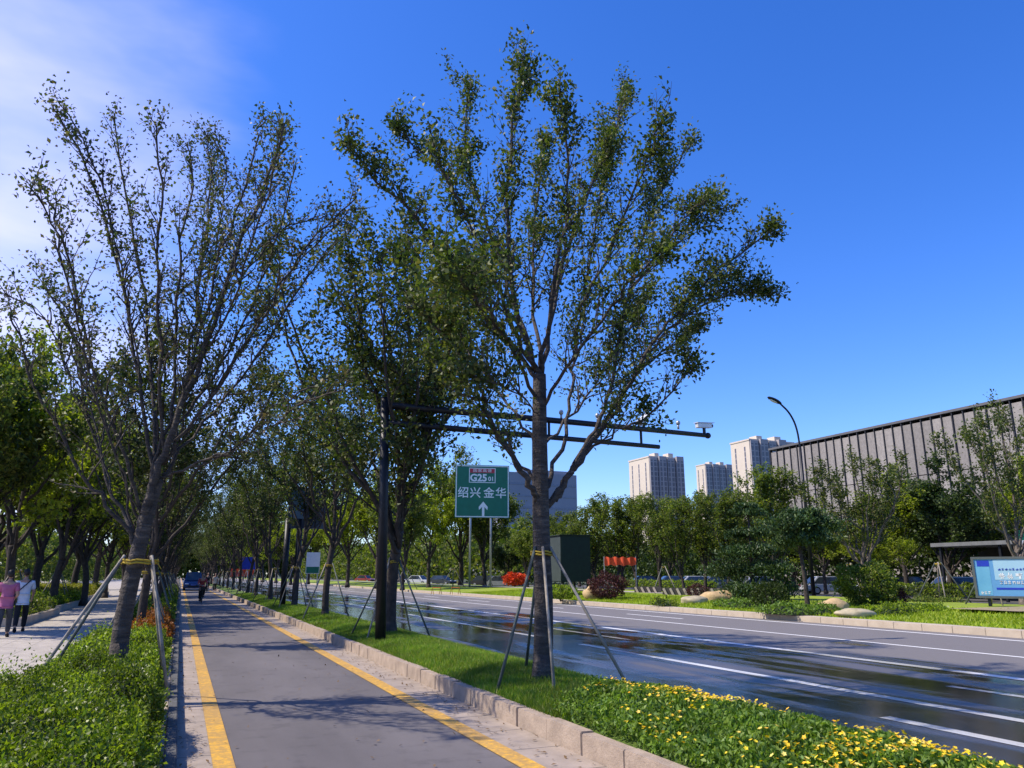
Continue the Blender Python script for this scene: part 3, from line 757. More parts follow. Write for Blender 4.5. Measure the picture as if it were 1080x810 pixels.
belt('dark_tree', 985, 37, 488, PD[0], 9, 'dark tree shading the flat canopy by the notice board', G1, 1.1)
belt('leafy_tree', 1082, 31, 487, PB[1], 9, 'bright green tree at the right edge behind the notice board', G1, 1.0)
belt('leafy_tree', 1030, 44, 520, PD[0], 9, 'dark tree behind the canopy and the notice board', G1, 1.1)
belt('leafy_tree', 862, 46, 530, PB[0], 9, 'bright tree behind the layered pine and the dark vase tree', G1, 1.1)
k = 0
for px, Y, yt, pr, w in [(786, 50, 515, PU[1], 1.2), (762, 47, 522, PU[0], 1.3), (738, 52, 519, PU[1], 1.3), (716, 50, 527, PU[0], 1.25), (692, 55, 522, PU[1], 1.3), (668, 58, 528, PU[0], 1.3), (648, 60, 521, PU[1], 1.3), (626, 66, 532, PU[0], 1.4), (604, 62, 545, PG[0], 1.1), (578, 66, 540, PU[1], 1.3), (556, 70, 552, PG[1], 1.1)]:
    belt('upright_tree', px, Y, yt, pr, 8.9, '%s upright tree of the belt, counting left from the tiered dark pine' % (['first']+ORD)[k], 'upright trees in the belt across the road', w); k += 1
k = 0
for px, Y, yt, pr, w in [(800, 66, 540, PG[0], 1.2), (752, 70, 545, PG[1], 1.3), (704, 74, 548, PG[0], 1.3), (655, 80, 552, PG[1], 1.3), (610, 86, 556, PD[0], 1.3), (575, 92, 560, PG[0], 1.3), (830, 60, 545, PD[0], 1.2), (925, 52, 545, PG[0], 1.3), (985, 50, 545, PG[1], 1.2), (1060, 44, 535, PG[0], 1.2), (880, 58, 550, PD[0], 1.3), (1110, 36, 500, PD[0], 1.2)]:
    belt('background_tree', px, Y, yt, pr, 9, 'dense green tree of the back row behind the service road', 'back row trees behind the service road', w); k += 1
k = 0
for px, Y, yt, pr, w in [(536, 90, 562, PD[0], 1.1), (512, 82, 506, PG[1], 1.0), (488, 86, 478, PG[0], 1.0), (455, 80, 498, PB[0], .95), (428, 74, 512, PG[1], 1.0), (402, 86, 500, PB[1], 1.0), (372, 95, 505, PB[0], 1.0), (350, 112, 520, PB[1], 1.1), (330, 128, 530, PG[0], 1.1), (312, 120, 536, PB[0], 1.1), (296, 150, 545, PG[1], 1.1), (282, 165, 550, PB[1], 1.2), (270, 190, 560, PG[0], 1.2), (260, 215, 566, PB[0], 1.2), (250, 250, 572, PG[1], 1.2), (242, 290, 578, PG[0], 1.3)]:
    belt('verge_tree', px, Y, yt, pr, 9, '%s leafy tree across the road, counting left from behind the green road sign' % (['first']+ORD)[k], 'trees across the road left of the green sign', w); k += 1
# far end of the avenue and the gap over the service road
k = 0
for (x, y, s) in [(10, 330, 1.6), (2, 345, 1.6), (-6, 350, 1.5), (18, 350, 1.7), (30, 340, 1.7), (-16, 350, 1.7), (42, 330, 1.6), (60, 330, 1.8), (78, 310, 1.8), (98, 300, 1.8), (120, 290, 1.8), (145, 280, 1.8)]:
    put_tree('far_tree', PG[k % 2], 'distant green tree closing the far end of the avenue', x, y, 0, k*1.3, s*1.1, 'distant trees at the end of the avenue'); k += 1

# pines on the verge
def pine(seed, H, tiers, wid, flat, leaf='leaf_pine', lean=.1, n=900, size=.13):
    t = Tree(seed); R = t.r
    tp = [(0, 0, -.1), (lean*.4, 0, H*.35), (lean, lean*.5, H*.7), (lean*.6, 0, H*.96)]
    sp = t.limb(tp, .13, .03, 8)
    for z, w in tiers:
        i = min(len(sp)-1, int(z*(len(sp)-1))); c = sp[i]
        m = max(3, int(w*4))
        for j in range(m):
            a = 2*PI*(j+R.random()*.5)/m; L = wid*w*(.75+.4*R.random())
            e = c+Vector((math.cos(a)*L, math.sin(a)*L, flat*L*.25+R.gauss(0, .06)))
            t.mb.tube([c, c.lerp(e, .5)+Vector((0, 0, .04)), e], [.035, .022, .01], 5)
            for _ in range(int(n*w/m)):
                d = Vector((R.gauss(0, 1), R.gauss(0, 1), R.gauss(0, .42)))*L*.27
                q = c.lerp(e, .45+.55*R.random())+d; q.z += .08
                t.P.append(tuple(q)); t.D.append((d.x, d.y, .9))
    return t.build(M['bark'], M[leaf], size, ar=.4)
pmA = pine(401, 5.2, [(.12, .95), (.25, 1.0), (.38, .95), (.52, .8), (.66, .62), (.8, .45), (.93, .28)], 1.75, -.2, 'leaf_pine', .1, 3600, .18)
x, y = at(795, 634, .3); put_tree('layered_pine', pmA, 'dark tiered conifer behind the two rocks on the verge', x, y, .3, 0, 1.0, cat='conifer')
pmB = pine(402, 4.1, [(.62, .75), (.74, .95), (.86, .8), (.97, .5)], 1.45, .1, 'leaf_pine', .25, 4200, .17)
x, y = at(852, 640, .3); put_tree('cloud_pine', pmB, 'umbrella crowned pine with bare dark trunk left of the big bush', x, y, .3, 1.0, 1.0, cat='conifer')
x, y = at(812, 642, .25); blob_shrub('round_shrub', 'small dark clipped ball shrub in front of the umbrella pine', x, y, .25, .72, 1.05, 'leaf_deep', 3000, .09, 41)
x, y = at(915, 640, .3); blob_shrub('round_shrub', 'large round green bush behind the sandy rocks', x, y, .3, 1.25, 1.75, 'leaf_mid', 6000, .12, 42)
x, y = at(943, 640, .3); blob_shrub('round_shrub', 'small dark red shrub right of the large round bush', x, y, .3, .6, .9, 'leaf_red', 1800, .09, 43)
x, y = at(642, 631, .3); blob_shrub('round_shrub', 'dark purple red dome shrub right of the dark box', x, y, .3, 1.05, 1.35, 'leaf_red', 5000, .10, 44)
x, y = at(612, 632, .25); blob_shrub('round_shrub', 'yellow green shrub under the dark box', x-1.2, y, .25, .9, .8, 'leaf_hedge', 2500, .11, 45)
x, y = at(736, 633, .3); blob_shrub('round_shrub', 'low brown shrub behind the pale rock', x+1.5, y+2, .3, .6, .8, 'leaf_red', 1200, .09, 46)
# planting patches by the rocks
for i, (px, py, w, d, lf, lab) in enumerate([(700, 638, .9, .5, 'leaf_mid', 'low green tufts in front of the left sandy rock'), (790, 640, 2.6, 1.0, 'leaf_bed', 'low green planting in front of the dark tiered conifer'), (842, 646, 2.4, .9, 'leaf_bed', 'low green planting before the umbrella pine and ball shrub'), (955, 647, 3.2, .8, 'leaf_hedge', 'low yellow green planting right of the pale rock'), (985, 637, 3.0, .6, 'leaf_mid', 'low dark green hedge left of the blue notice board')]):
    x, y = at(px, py, .25)
    shrub_mass('planting', lab, [(-w/2, w/2, -d, d, .28)], .10, 300, lf, 60+i, .04, cat='planting', z0=.22, loc=(x, y, .22))
# long clipped hedge and blossoms behind verge
for i, (px, py, L, lf, lab) in enumerate([(700, 620, 16, 'leaf_hedge', 'long low clipped hedge behind the striped rail'), (980, 628, 9, 'leaf_hedge', 'clipped hedge in front of the white parked car on the right')]):
    x, y = at(px, py, .3)
    shrub_mass('clipped_hedge', lab, [(-.6, .6, -L/2, L/2, .75)], .16, 110, lf, 70+i, .04, loc=(x, y, .25), z0=.25)

# rocks
def rock(label, x, y, z, r, seed, mat, rz=0):
    R = random.Random(seed); ph = [R.uniform(0, 6) for _ in range(6)]
    fn = lambda a, b, c: 1+.10*math.sin(a*3+ph[0])*math.cos(b*2.6+ph[1])+.06*math.sin(c*5+a*4+ph[2])+.03*math.sin(b*9+ph[3])-(.12 if c > .55 else 0)*c
    o = MB().sphere((0, 0, r[2]*.55), r, 26, 16, fn=fn).obj('boulder', M[mat], smooth=True)
    o.location = (x, y, z); o.rotation_euler.z = rz
    return tag(o, label, 'rock', 'boulders on the verge')
for px, py, Rr, sd, mt, lab in [(626, 632, (.62, .6, .55), 1, 'rock', 'rounded sandy boulder beside the purple dome shrub'), (757, 636, (.95, .7, .45), 2, 'rock', 'larger yellow boulder beside the dark tiered conifer'), (732, 637, (.62, .45, .30), 3, 'rock_pale', 'flat pale boulder left of the larger yellow boulder'), (880, 645, (.62, .5, .34), 4, 'rock', 'rounded yellow boulder in front of the large round bush'), (903, 650, (.68, .35, .20), 5, 'rock_pale', 'long flat pale boulder nearest the far kerb')]:
    x, y = at(px, py, .22); rock(lab, x, y, .2, Rr, sd, mt, -.4)

# ================================================================== TEXT
def text_mesh(body, size, mat, name, parent, loc, bold=.0, align='CENTER', rot=(PI/2, 0, 0), sx=1, depth=.004):
    c = bpy.data.curves.new('text', 'FONT'); c.body = body; c.size = size; c.align_x = align; c.align_y = 'CENTER'
    c.offset = bold; c.space_character = 1.12 if any(ord(q) > 999 for q in body) else 1.0; c.extrude = depth; c.resolution_u = 3
    o = bpy.data.objects.new('text', c); COL.objects.link(o)
    bpy.context.view_layer.update()
    me = bpy.data.meshes.new_from_object(o.evaluated_get(bpy.context.evaluated_depsgraph_get()))
    bpy.data.objects.remove(o)
    me.materials.clear(); me.materials.append(mat)
    p = link(name, me, parent, loc); p.rotation_euler = rot; p.scale = (sx, 1, 1); return p

# ------------------------------------------------------------------ green road sign
def road_sign():
    xl, _, zt = atY(481, 489, 74); xr, _, zb = atY(536, 547, 74)
    W = (xr-xl)*.97; Hh = zt-zb; cx = (xl+xr)/2; cz = (zt+zb)/2
    e = thing('road_sign', 'large green road sign with white lettering and arrow on two posts', 'road sign', (cx, 74, .2), -.22)
    cz -= .2
    panel = MB().box(-W/2, W/2, -.06, .06, cz-Hh/2, cz+Hh/2).obj('panel', M['sign_green'], e, bevel=.02)
    fr = MB(); q = .10; m = .06; y0, y1 = -.075, -.062
    X0, X1, Z0, Z1 = -W/2+m, W/2-m, cz-Hh/2+m, cz+Hh/2-m
    fr.box(X0, X1, y0, y1, Z1-q, Z1).box(X0, X1, y0, y1, Z0, Z0+q).box(X0, X0+q, y0, y1, Z0+q, Z1-q).box(X1-q, X1, y0, y1, Z0+q, Z1-q)
    fr.obj('border', M['sign_white'], e)
    u = W/5.5
    # route shield
    sx, sz, sw, sh = -.02*u, cz+1.55*u*1.03, 2.7*u, 1.5*u
    sf = MB(); b = .07*u
    sf.box(sx-sw/2, sx+sw/2, y0, y1, sz-sh/2, sz-sh/2+b).box(sx-sw/2, sx-sw/2+b, y0, y1, sz-sh/2+b, sz+sh/2).box(sx+sw/2-b, sx+sw/2, y0, y1, sz-sh/2+b, sz+sh/2).box(sx-sw/2+b, sx+sw/2-b, y0, y1, sz+sh/2-b, sz+sh/2)
    sf.obj('route_border', M['sign_white'], e)
    MB().box(sx-sw/2+b, sx+sw/2-b, y0, y1-.003, sz+sh/2-.5*u, sz+sh/2-b).obj('route_band', M['sign_red'], e)
    text_mesh('国家高速', .36*u, M['sign_white'], 'route_lettering', e, (sx, -.08, sz+sh/2-.29*u), .0, sx=1.3)
    text_mesh('G25', 1.0*u, M['sign_white'], 'route_number', e, (sx-.38*u, -.07, sz-.28*u), .035)
    text_mesh('01', .6*u, M['sign_white'], 'route_number', e, (sx+.90*u, -.07, sz-.36*u), .015)
    text_mesh('绍兴', 1.15*u, M['sign_white'], 'place_name', e, (-1.32*u, -.07, cz-.22*u), .012)
    text_mesh('金华', 1.15*u, M['sign_white'], 'place_name', e, (1.28*u, -.07, cz-.22*u), .012)
    ar = MB(); az = cz-1.75*u
    prof = [(-.12*u, az-.75*u), (.12*u, az-.75*u), (.12*u, az+.18*u), (.42*u, az-.12*u), (.46*u, az+.18*u), (0, az+.72*u), (-.46*u, az+.18*u), (-.42*u, az-.12*u), (-.12*u, az+.18*u)]
    prof = [(x+.1*u, z) for x, z in prof]
    ar.prism(prof, y0, y1, 'y'); ar.obj('arrow', M['sign_white'], e)
    for px in (-1.15*u, .92*u):
        MB().tube([(px, .16, -.3), (px, .16, cz+Hh*.42)], .11, 12).obj('post', M['grey_metal'], e, smooth=True)
    br = MB()
    for z in (cz-Hh*.3, cz+Hh*.3): br.box(-W*.45, W*.45, .062, .10, z-.06, z+.06)
    br.obj('bracket', M['grey_metal'], e)
road_sign()

# ------------------------------------------------------------------ gantry
def gantry():
    e = thing('camera_gantry', 'black pole with two long horizontal arms carrying traffic cameras over the road', 'gantry', (3.98, 16.9, .15))
    MB().tube([(.12, 0, -.2), (.06, 0, 3.2), (0, 0, 5.45)], [.118, .105, .095], 18).obj('pole', M['black_metal'], e, smooth=True)
    MB().tube([(0, 0, 0), (0, 0, .05)], [.28, .28], 16).obj('base_plate', M['black_metal'], e)
    MB().tube([(0, 0, 5.27), (5, 0, 5.24), (9.05, 0, 5.19)], [.085, .075, .062], 12).obj('arm', M['black_metal'], e, smooth=True)
    MB().tube([(0, 0, 4.86), (7.45, 0, 4.77)], [.075, .058], 12).obj('arm', M['black_metal'], e, smooth=True)
    st = MB()
    for x in (1.4, 4.2, 6.9): st.tube([(x, 0, 4.80), (x, 0, 5.24)], .035, 8)
    st.obj('strut', M['black_metal'], e)
    MB().sphere((9.06, 0, 5.19), (.09, .085, .085), 12, 8).obj('end_cap', M['black_metal'], e, smooth=True)
    for x in (1.9, 2.6, 3.3): MB().box(x-.03, x+.03, -.03, .03, 5.32, 5.46).obj('mount', M['grey_metal'], e)
    for x, tilt, yaw_, s in ((7.0, -.55, .5, 1.1), (8.95, -.08, .15, 1.15)):
        c = thing('traffic_camera', 'white box camera clamped at the tip of the gantry upper arm' if x > 8 else 'white box camera tilted upward partway along the gantry upper arm', 'camera', (3.98+x, 16.9, .15+5.30), yaw_, 'cameras on the gantry')
        T = Matrix.Translation((0, 0, .16)) @ Matrix.Rotation(tilt, 4, 'Y')
        MB().box(-.24*s, .22*s, -.065, .065, -.065, .065, T).obj('housing', M['white_metal'], c, bevel=.012)
        MB().box(-.26*s, .30*s, -.085, .085, .07, .085, T).obj('sunshield', M['white_metal'], c)
        MB().tube([T @ Vector((.221*s, 0, 0)), T @ Vector((.275*s, 0, 0))], .05, 12).obj('lens', M['glass'], c)
        MB().box(-.03, .03, -.03, .03, -.05, .10).obj('bracket', M['black_metal'], c)
    for x in (8.1, 4.55, 5.6):
        o = MB().tube([(0, 0, -.03), (0, 0, .10)], .03, 8).sphere((0, 0, .14), (.06, .06, .07), 10, 7).obj('flash_lamp', M['grey_metal'], smooth=True)
        o.location = (3.98+x, 16.9, .15+5.33)
        tag(o, {8.1: 'small upright flash lamp just left of the tip camera on the gantry', 4.55: 'small flash lamp on the gantry arm right of the near trunk', 5.6: 'middle small flash lamp on the gantry upper arm'}[x], 'lamp', 'flash lamps on the gantry')
gantry()

# display board on two black posts in the median
e = thing('roadside_display', 'dark board with pale blue panel high on two black posts in the median', 'display board', (4.5, 36.9, .15))
for x in (-.12, .42): MB().tube([(x, 0, -.2), (x, 0, 4.0)], .135, 12).obj('post', M['black_metal'], e, smooth=True)
MB().box(-.15, 1.55, -.12, .12, 3.55, 5.45).obj('panel', simple('board_face', (.03, .05, .09), (.02, .03, .06), 2, .3), e, bevel=.02)
MB().box(-.05, .62, -.13, -.122, 4.0, 5.3).obj('screen', simple('board_pale', (.16, .26, .36), (.10, .18, .28), 2, .3), e)
MB().box(.68, 1.45, -.13, -.122, 4.0, 5.3).obj('screen', simple('board_pale2', (.06, .08, .16), (.04, .05, .10), 2, .3), e)

# street lamp
e = thing('street_lamp', 'dark curved arm street lamp before the long grey building', 'street lamp', (35.6, 36.9, .2))
px_, H_ = 0, 11.9
arm = [(0, 0, -.3), (0, 0, 5), (0, 0, 9.3), (-.12, 0, 10.6), (-.6, 0, 11.5), (-1.35, 0, 12.05)]
MB().tube(arm[:3], [.13, .1, .085], 12).obj('pole', M['black_metal'], e, smooth=True)
MB().tube(smooth_pts(arm[2:]), .06, 10).obj('arm', M['black_metal'], e, smooth=True)
T = Matrix.Translation((-1.75, 0, 12.2)) @ Matrix.Rotation(.32, 4, 'Y')
hd = thing('x', None, None); bpy.data.objects.remove(hd)
lh = MB().sphere((0, 0, 0), (.58, .2, .12), 16, 9, T=T).obj('lamp_head', M['black_metal'], e, smooth=True)
MB().sphere((-.05, 0, -.075), (.36, .13, .07), 14, 7, T=T).obj('lens', M['lamp_glass'], lh, smooth=True)

# dark cabinet on posts
def cabinet():
    x, y = at(612, 629, .25)
    e = thing('dark_box', 'big dark green windowless box standing on short posts beside the purple shrub', 'box', (x, y+.8, .3), -.06)
    mg = simple('dark_green_panel', (.006, .02, .012), (.004, .012, .008), 3, .7)
    W, Dp, z0, z1 = 2.15, 2.6, .85, 3.85
    MB().box(-W/2+.15, W/2+.15, 0, Dp, z0, z1).obj('body', mg, e, bevel=.02)
    sd = simple('green_panel_lit', (.04, .055, .05), (.028, .04, .036), 3, .6)  # paler sheet on the left side, sunlight put into its colour
    MB().box(-W/2+.135, -W/2+.148, .05, Dp-.05, z0+.05, z1-.05).obj('lit_side', sd, e)
    MB().box(-W/2+.05, W/2+.25, -.08, Dp+.08, z1+.002, z1+.06).obj('lid', mg, e)
    for a, b in ((-W/2+.3, .2), (W/2, .2), (-W/2+.3, Dp-.2), (W/2, Dp-.2)): MB().box(a-.07, a+.07, b-.07, b+.07, -.3, z0-.002).obj('post', M['black_metal'], e)
cabinet()

# notice board right
def board():
    x, y = at(1034, 642, .3)
    e = thing('notice_board', 'long blue notice board on dark legs at the right edge behind the staked tree', 'notice board', (x, y, .3), -1.02)
    W, z0, z1 = 5.6, .50, 1.92
    MB().box(0, W, -.05, .05, z0, z1).obj('panel', simple('board_blue', (.10, .27, .52), (.14, .36, .58), .8, .4), e)
    fr = MB(); f = .09
    fr.box(-f, W+f, -.09, .09, z1, z1+f).box(-f, W+f, -.09, .09, z0-f, z0).box(-f, 0, -.09, .09, z0, z1).box(W, W+f, -.09, .09, z0, z1)
    fr.obj('frame', simple('frame_grey', (.11, .12, .11), (.08, .09, .08), 4, .5), e)
    pale = simple('board_pale_blue', (.38, .58, .68), (.30, .50, .62), 1.2, .4); teal = simple('board_teal', (.16, .42, .58), (.10, .32, .5), 1.5, .4)
    MB().box(.02, .52, -.056, -.051, z0+.02, z1-.3).obj('picture', teal, e)
    MB().box(.10, .52, -.057, -.051, z1-.28, z1-.05).obj('heading_strip', M['sign_blue'], e)
    MB().box(.66, W-.05, -.057, -.051, z0+.62, z1-.02).obj('upper_field', pale, e)
    # writing too small to read: rows of short strokes
    R = random.Random(9)
    def rows(z, h, n, x0, x1, mat, name):
        mb = MB(); st = (x1-x0)/n
        for i in range(n):
            a = x0+st*i; w = st*.82
            for _ in range(3):
                zz = z+R.uniform(0, h*.85); mb.box(a, a+w*R.uniform(.6, 1), -.066, -.060, zz, zz+h*.13)
            for _ in range(2):
                xx = a+R.uniform(.05, .8)*w; mb.box(xx, xx+w*.14, -.066, -.060, z, z+h*R.uniform(.7, 1))
        mb.obj(name, mat, e)
    rows(z0+.98, .09, 26, .8, 3.9, M['sign_blue'], 'lettering')
    rows(z0+.66, .26, 11, .8, 3.9, M['sign_white'], 'lettering')
    rows(z0+.46, .13, 20, .8, 3.6, M['sign_white'], 'lettering')
    rows(z0+.06, .13, 3, .12, .48, M['sign_white'], 'lettering')
    MB().box(.66, W-.05, -.057, -.051, z0+.24, z0+.32).obj('stripe', M['sign_blue'], e)
    for a in (.35, 1.9, 3.5, 5.1):
        MB().box(a-.05, a+.05, -.04, .04, -.3, z0-.092).obj('leg', M['black_metal'], e)
        MB().tube([(a, .06, z0+.6), (a, .9, -.2)], .03, 6).obj('brace', M['black_metal'], e)
board()
sv = make_stakes(.9, 1.9, lab='pale stakes propping the tall tree before the notice board', grp='stakes propping verge trees', tr=.13, r=.032, mats=('bamboo', 'stake_dark'))
x, _, _ = atY(1046, 600, 22.9); sv.location = (x, 22.9, .3)
CH[sv.name] = list(sv.children)
for i, (px, Y) in enumerate([(990, 29), (896, 33), (700, 50), (610, 62), (478, 78), (428, 74)]):
    o = copy_tree(sv); X, _, _ = atY(px, 600, Y); o.location = (X, Y, .3); o.rotation_euler.z = i*.5
    o['label'] = ['stakes left standing in the grass left of the blue notice board', 'stakes propping the dark vase shaped tree behind the big bush', 'stakes under an upright tree right of the dark box', 'stakes half hidden behind the dark box', 'stakes on the far verge left of the green road sign posts', 'stakes beside the white car left of the green road sign'][i]

# canopy and green sign right edge
e = thing('flat_canopy', 'long flat grey canopy on thin posts behind the notice board', 'canopy', (47, 31, 0), 0)
MB().box(-2, 2.6, -9, 5, 3.35, 3.6).obj('roof', simple('canopy_grey', (.17, .175, .17), (.12, .125, .12), 2, .6), e, bevel=.02)
for yy in (-8, -3.5, .5, 4.5):
    MB().box(-1.8, -1.66, yy-.07, yy+.07, -.1, 3.348).obj('post', M['black_metal'], e)
MB().box(2.2, 2.35, -8.8, 4.8, -.1, 3.348).obj('back_wall', simple('canopy_wall', (.05, .045, .04), (.03, .03, .03), 2, .8), e)
x, y, z = atY(1078, 572, 26.0)
e = thing('green_sign', 'green and pale sign panel cut by the right edge above the notice board', 'sign', (x, 26.0, .3), -.7)
MB().box(-.1, 1.3, -.04, .04, z-.55, z+.3).obj('panel', M['sign_green'], e, bevel=.01)
MB().box(-.02, 1.22, -.052, -.043, z-.5, z-.2).obj('lower_field', M['sign_white'], e)
MB().tube([(.6, .1, -.3), (.6, .1, z+.2)], .05, 8).obj('post', M['grey_metal'], e)

# striped rails on the verge
def rail(px, py, L, lab):
    x, y = at(px, py, .35)
    e = thing('striped_rail', lab, 'rail', (x, y, .32), math.radians(-45), 'low striped rails on the verge')
    mb = MB(); md = MB()
    n = int(L/.42)
    for i in range(n):
        a = i*.42; T = Matrix.Translation((a, 0, .22)) @ Matrix.Rotation(-.45, 4, 'Y')
        mb.box(-.07, .07, -.04, .04, -.25, .27, T)
    mb.obj('slat', M['kerb_pale'], e); md.box(-.2, n*.42, .045, .09, .0, .5); md.obj('back_board', simple('rail_dark', (.07, .06, .05), (.05, .045, .04), 4, .8), e)
rail(702, 628, 4.2, 'longer low striped rail left of the sandy rocks'); rail(672, 626, 2.0, 'short low striped rail right of the purple dome shrub')

# red banners, orange blossoms and distant signs
def banner(px, py, Y, w, h, lab, name='red_banner', leafy=False):
    x, _, z = atY(px, py, Y)
    e = thing(name, lab, 'banner', (x, Y, 0), -.35)
    n = 26; mb = MB()
    for i in range(n):
        a0, a1 = -w/2+w*i/n, -w/2+w*(i+1)/n
        s0, s1 = .07*math.sin(i*1.1), .07*math.sin((i+1)*1.1); q0, q1 = h*(.85+.15*math.sin(i*.9)), h*(.85+.15*math.sin((i+1)*.9))
        mb.quad((a0, s0, z-q0/2), (a1, s1, z-q1/2), (a1, s1, z+q1/2), (a0, s0, z+q0/2)); mb.quad((a0, s0+.02, z-q0/2), (a0, s0+.02, z+q0/2), (a1, s1+.02, z+q1/2), (a1, s1+.02, z-q1/2))
    mb.obj('cloth', M['red_cloth'], e, smooth=True)
    for a in (-w/2, w/2): MB().tube([(a, .05, 0), (a, .05, z+h/2)], .04, 6).obj('pole', M['grey_metal'], e)
banner(654, 592, 55, 2.6, .75, 'orange red banner stretched right of the dark box')
x, y = at(543, 622, .3); blob_shrub('blossom_shrub', 'round mound of bright red orange blossoms right of the green road sign', x*.93, y*.93, .75, .95, 1.0, 'blossom_red', 1600, .2, 47, 'shrub')
x, _, z = atY(262, 594, 88)
e = thing('blue_sign', 'small blue rectangular sign far along the main road between median trunks', 'sign', (x, 88, 0), -.1)
MB().box(-.75, .75, -.05, .05, z-.65, z+.65).obj('panel', M['sign_blue'], e); MB().tube([(0, .1, 0), (0, .1, z+.5)], .06, 8).obj('post', M['grey_metal'], e)
e = banner(255, 604, 110, 3.2, 1.1, 'faded orange banner far off between the median trunks')
x, _, z = atY(330, 596, 96)
e = thing('white_signboard', 'pale white and green signboard across the road between median trunks', 'sign', (x, 96, 0), -.2)
MB().box(-.8, .8, -.1, .1, z-1.0, z+1.5).obj('panel', M['sign_white'], e); MB().box(-.74, .74, -.115, -.102, z-.95, z-.2).obj('lower_field', M['sign_green'], e)
for a in (-.6, .6): MB().box(a-.06, a+.06, -.05, .05, 0, z-1.002).obj('post', M['grey_metal'], e)
# small red marker stands on far kerb
for i, px in enumerate((455, 475)):
    x, y = at(px, 627, .15); e = thing('marker_stand', ['left low wire stand on the far kerb by the green sign', 'right low wire stand on the far kerb by the green sign'][i], 'stand', (x+.4, y, .15), .2, 'low stands on the far kerb')
    f = MB()
    for s in (-.35, .35): f.tube([(s, -.2, 0), (s, 0, .5), (s, .2, 0)], .025, 5)
    f.obj('frame', M['tie'], e); MB().tube([(-.35, 0, .5), (.35, 0, .5)], .025, 5).obj('crossbar', M['red_cloth'], e)

# ================================================================== BUILDINGS
def long_building():
    X, Y0, Y1, H = 75.0, 26, 83.5, 18.6
    e = thing('long_building', 'long grey panelled building with dark vertical joints and a flat top', 'building', (X, Y0, 0))
    L = Y1-Y0
    panel = mat_slabs('facade_panel', (.30, .27, .24), (.255, .23, .205), 50, 50, .0, rough=.55); nt_ = panel.node_tree; oi_ = N(nt_, 'ShaderNodeObjectInfo'); rr_ = ramp(nt_, oi_.outputs['Random'], [(0, .78), (1, 1.12)]); mm2 = N(nt_, 'ShaderNodeMix', data_type='RGBA', blend_type='MULTIPLY'); mm2.inputs[0].default_value = 1; b_ = nt_.nodes['Principled BSDF']; src = b_.inputs['Base Color'].links[0].from_socket; nt_.links.new(src, mm2.inputs[6]); nt_.links.new(rr_.outputs[0], mm2.inputs[7]); nt_.links.new(mm2.outputs[2], b_.inputs['Base Color'])
    dark = simple('facade_joint', (.045, .045, .05), (.03, .03, .035), 2, .5)
    MB().box(.35, 26, 0, L, 0, H-.3).obj('wall', dark, e)
    stp = 1.28; n = int(L/stp)
    R = random.Random(4)
    for k in range(n):
        a = L-(k+1)*stp+.06; b = L-k*stp-.16
        g = thing  # panels are real leaves standing proud of the dark wall
        mb = MB()
        for z0, z1 in ((.3, 6.4), (6.5, 12.3), (12.4, H-.35)):
            o = len(mb.v)
            mid = (a+b)/2; zz = z0+.05
            mb.box(-.02+R.uniform(0, .05), .34, a, b, z0, z1)
        mb.obj('facade_panel', panel, e)
    for k in range(n+1):
        a = L-k*stp
        MB().box(-.16, .30, a-.15, a-.08, .2, H).obj('fin', dark, e)
    MB().box(-.25, 26.1, -.1, L+.1, H+.003, H+.28).obj('parapet', simple('parapet', (.12, .115, .12), (.09, .09, .09), 2, .6), e)
    MB().box(.2, .33, 0, L, 0.0, .29).obj('plinth', dark, e)
long_building()

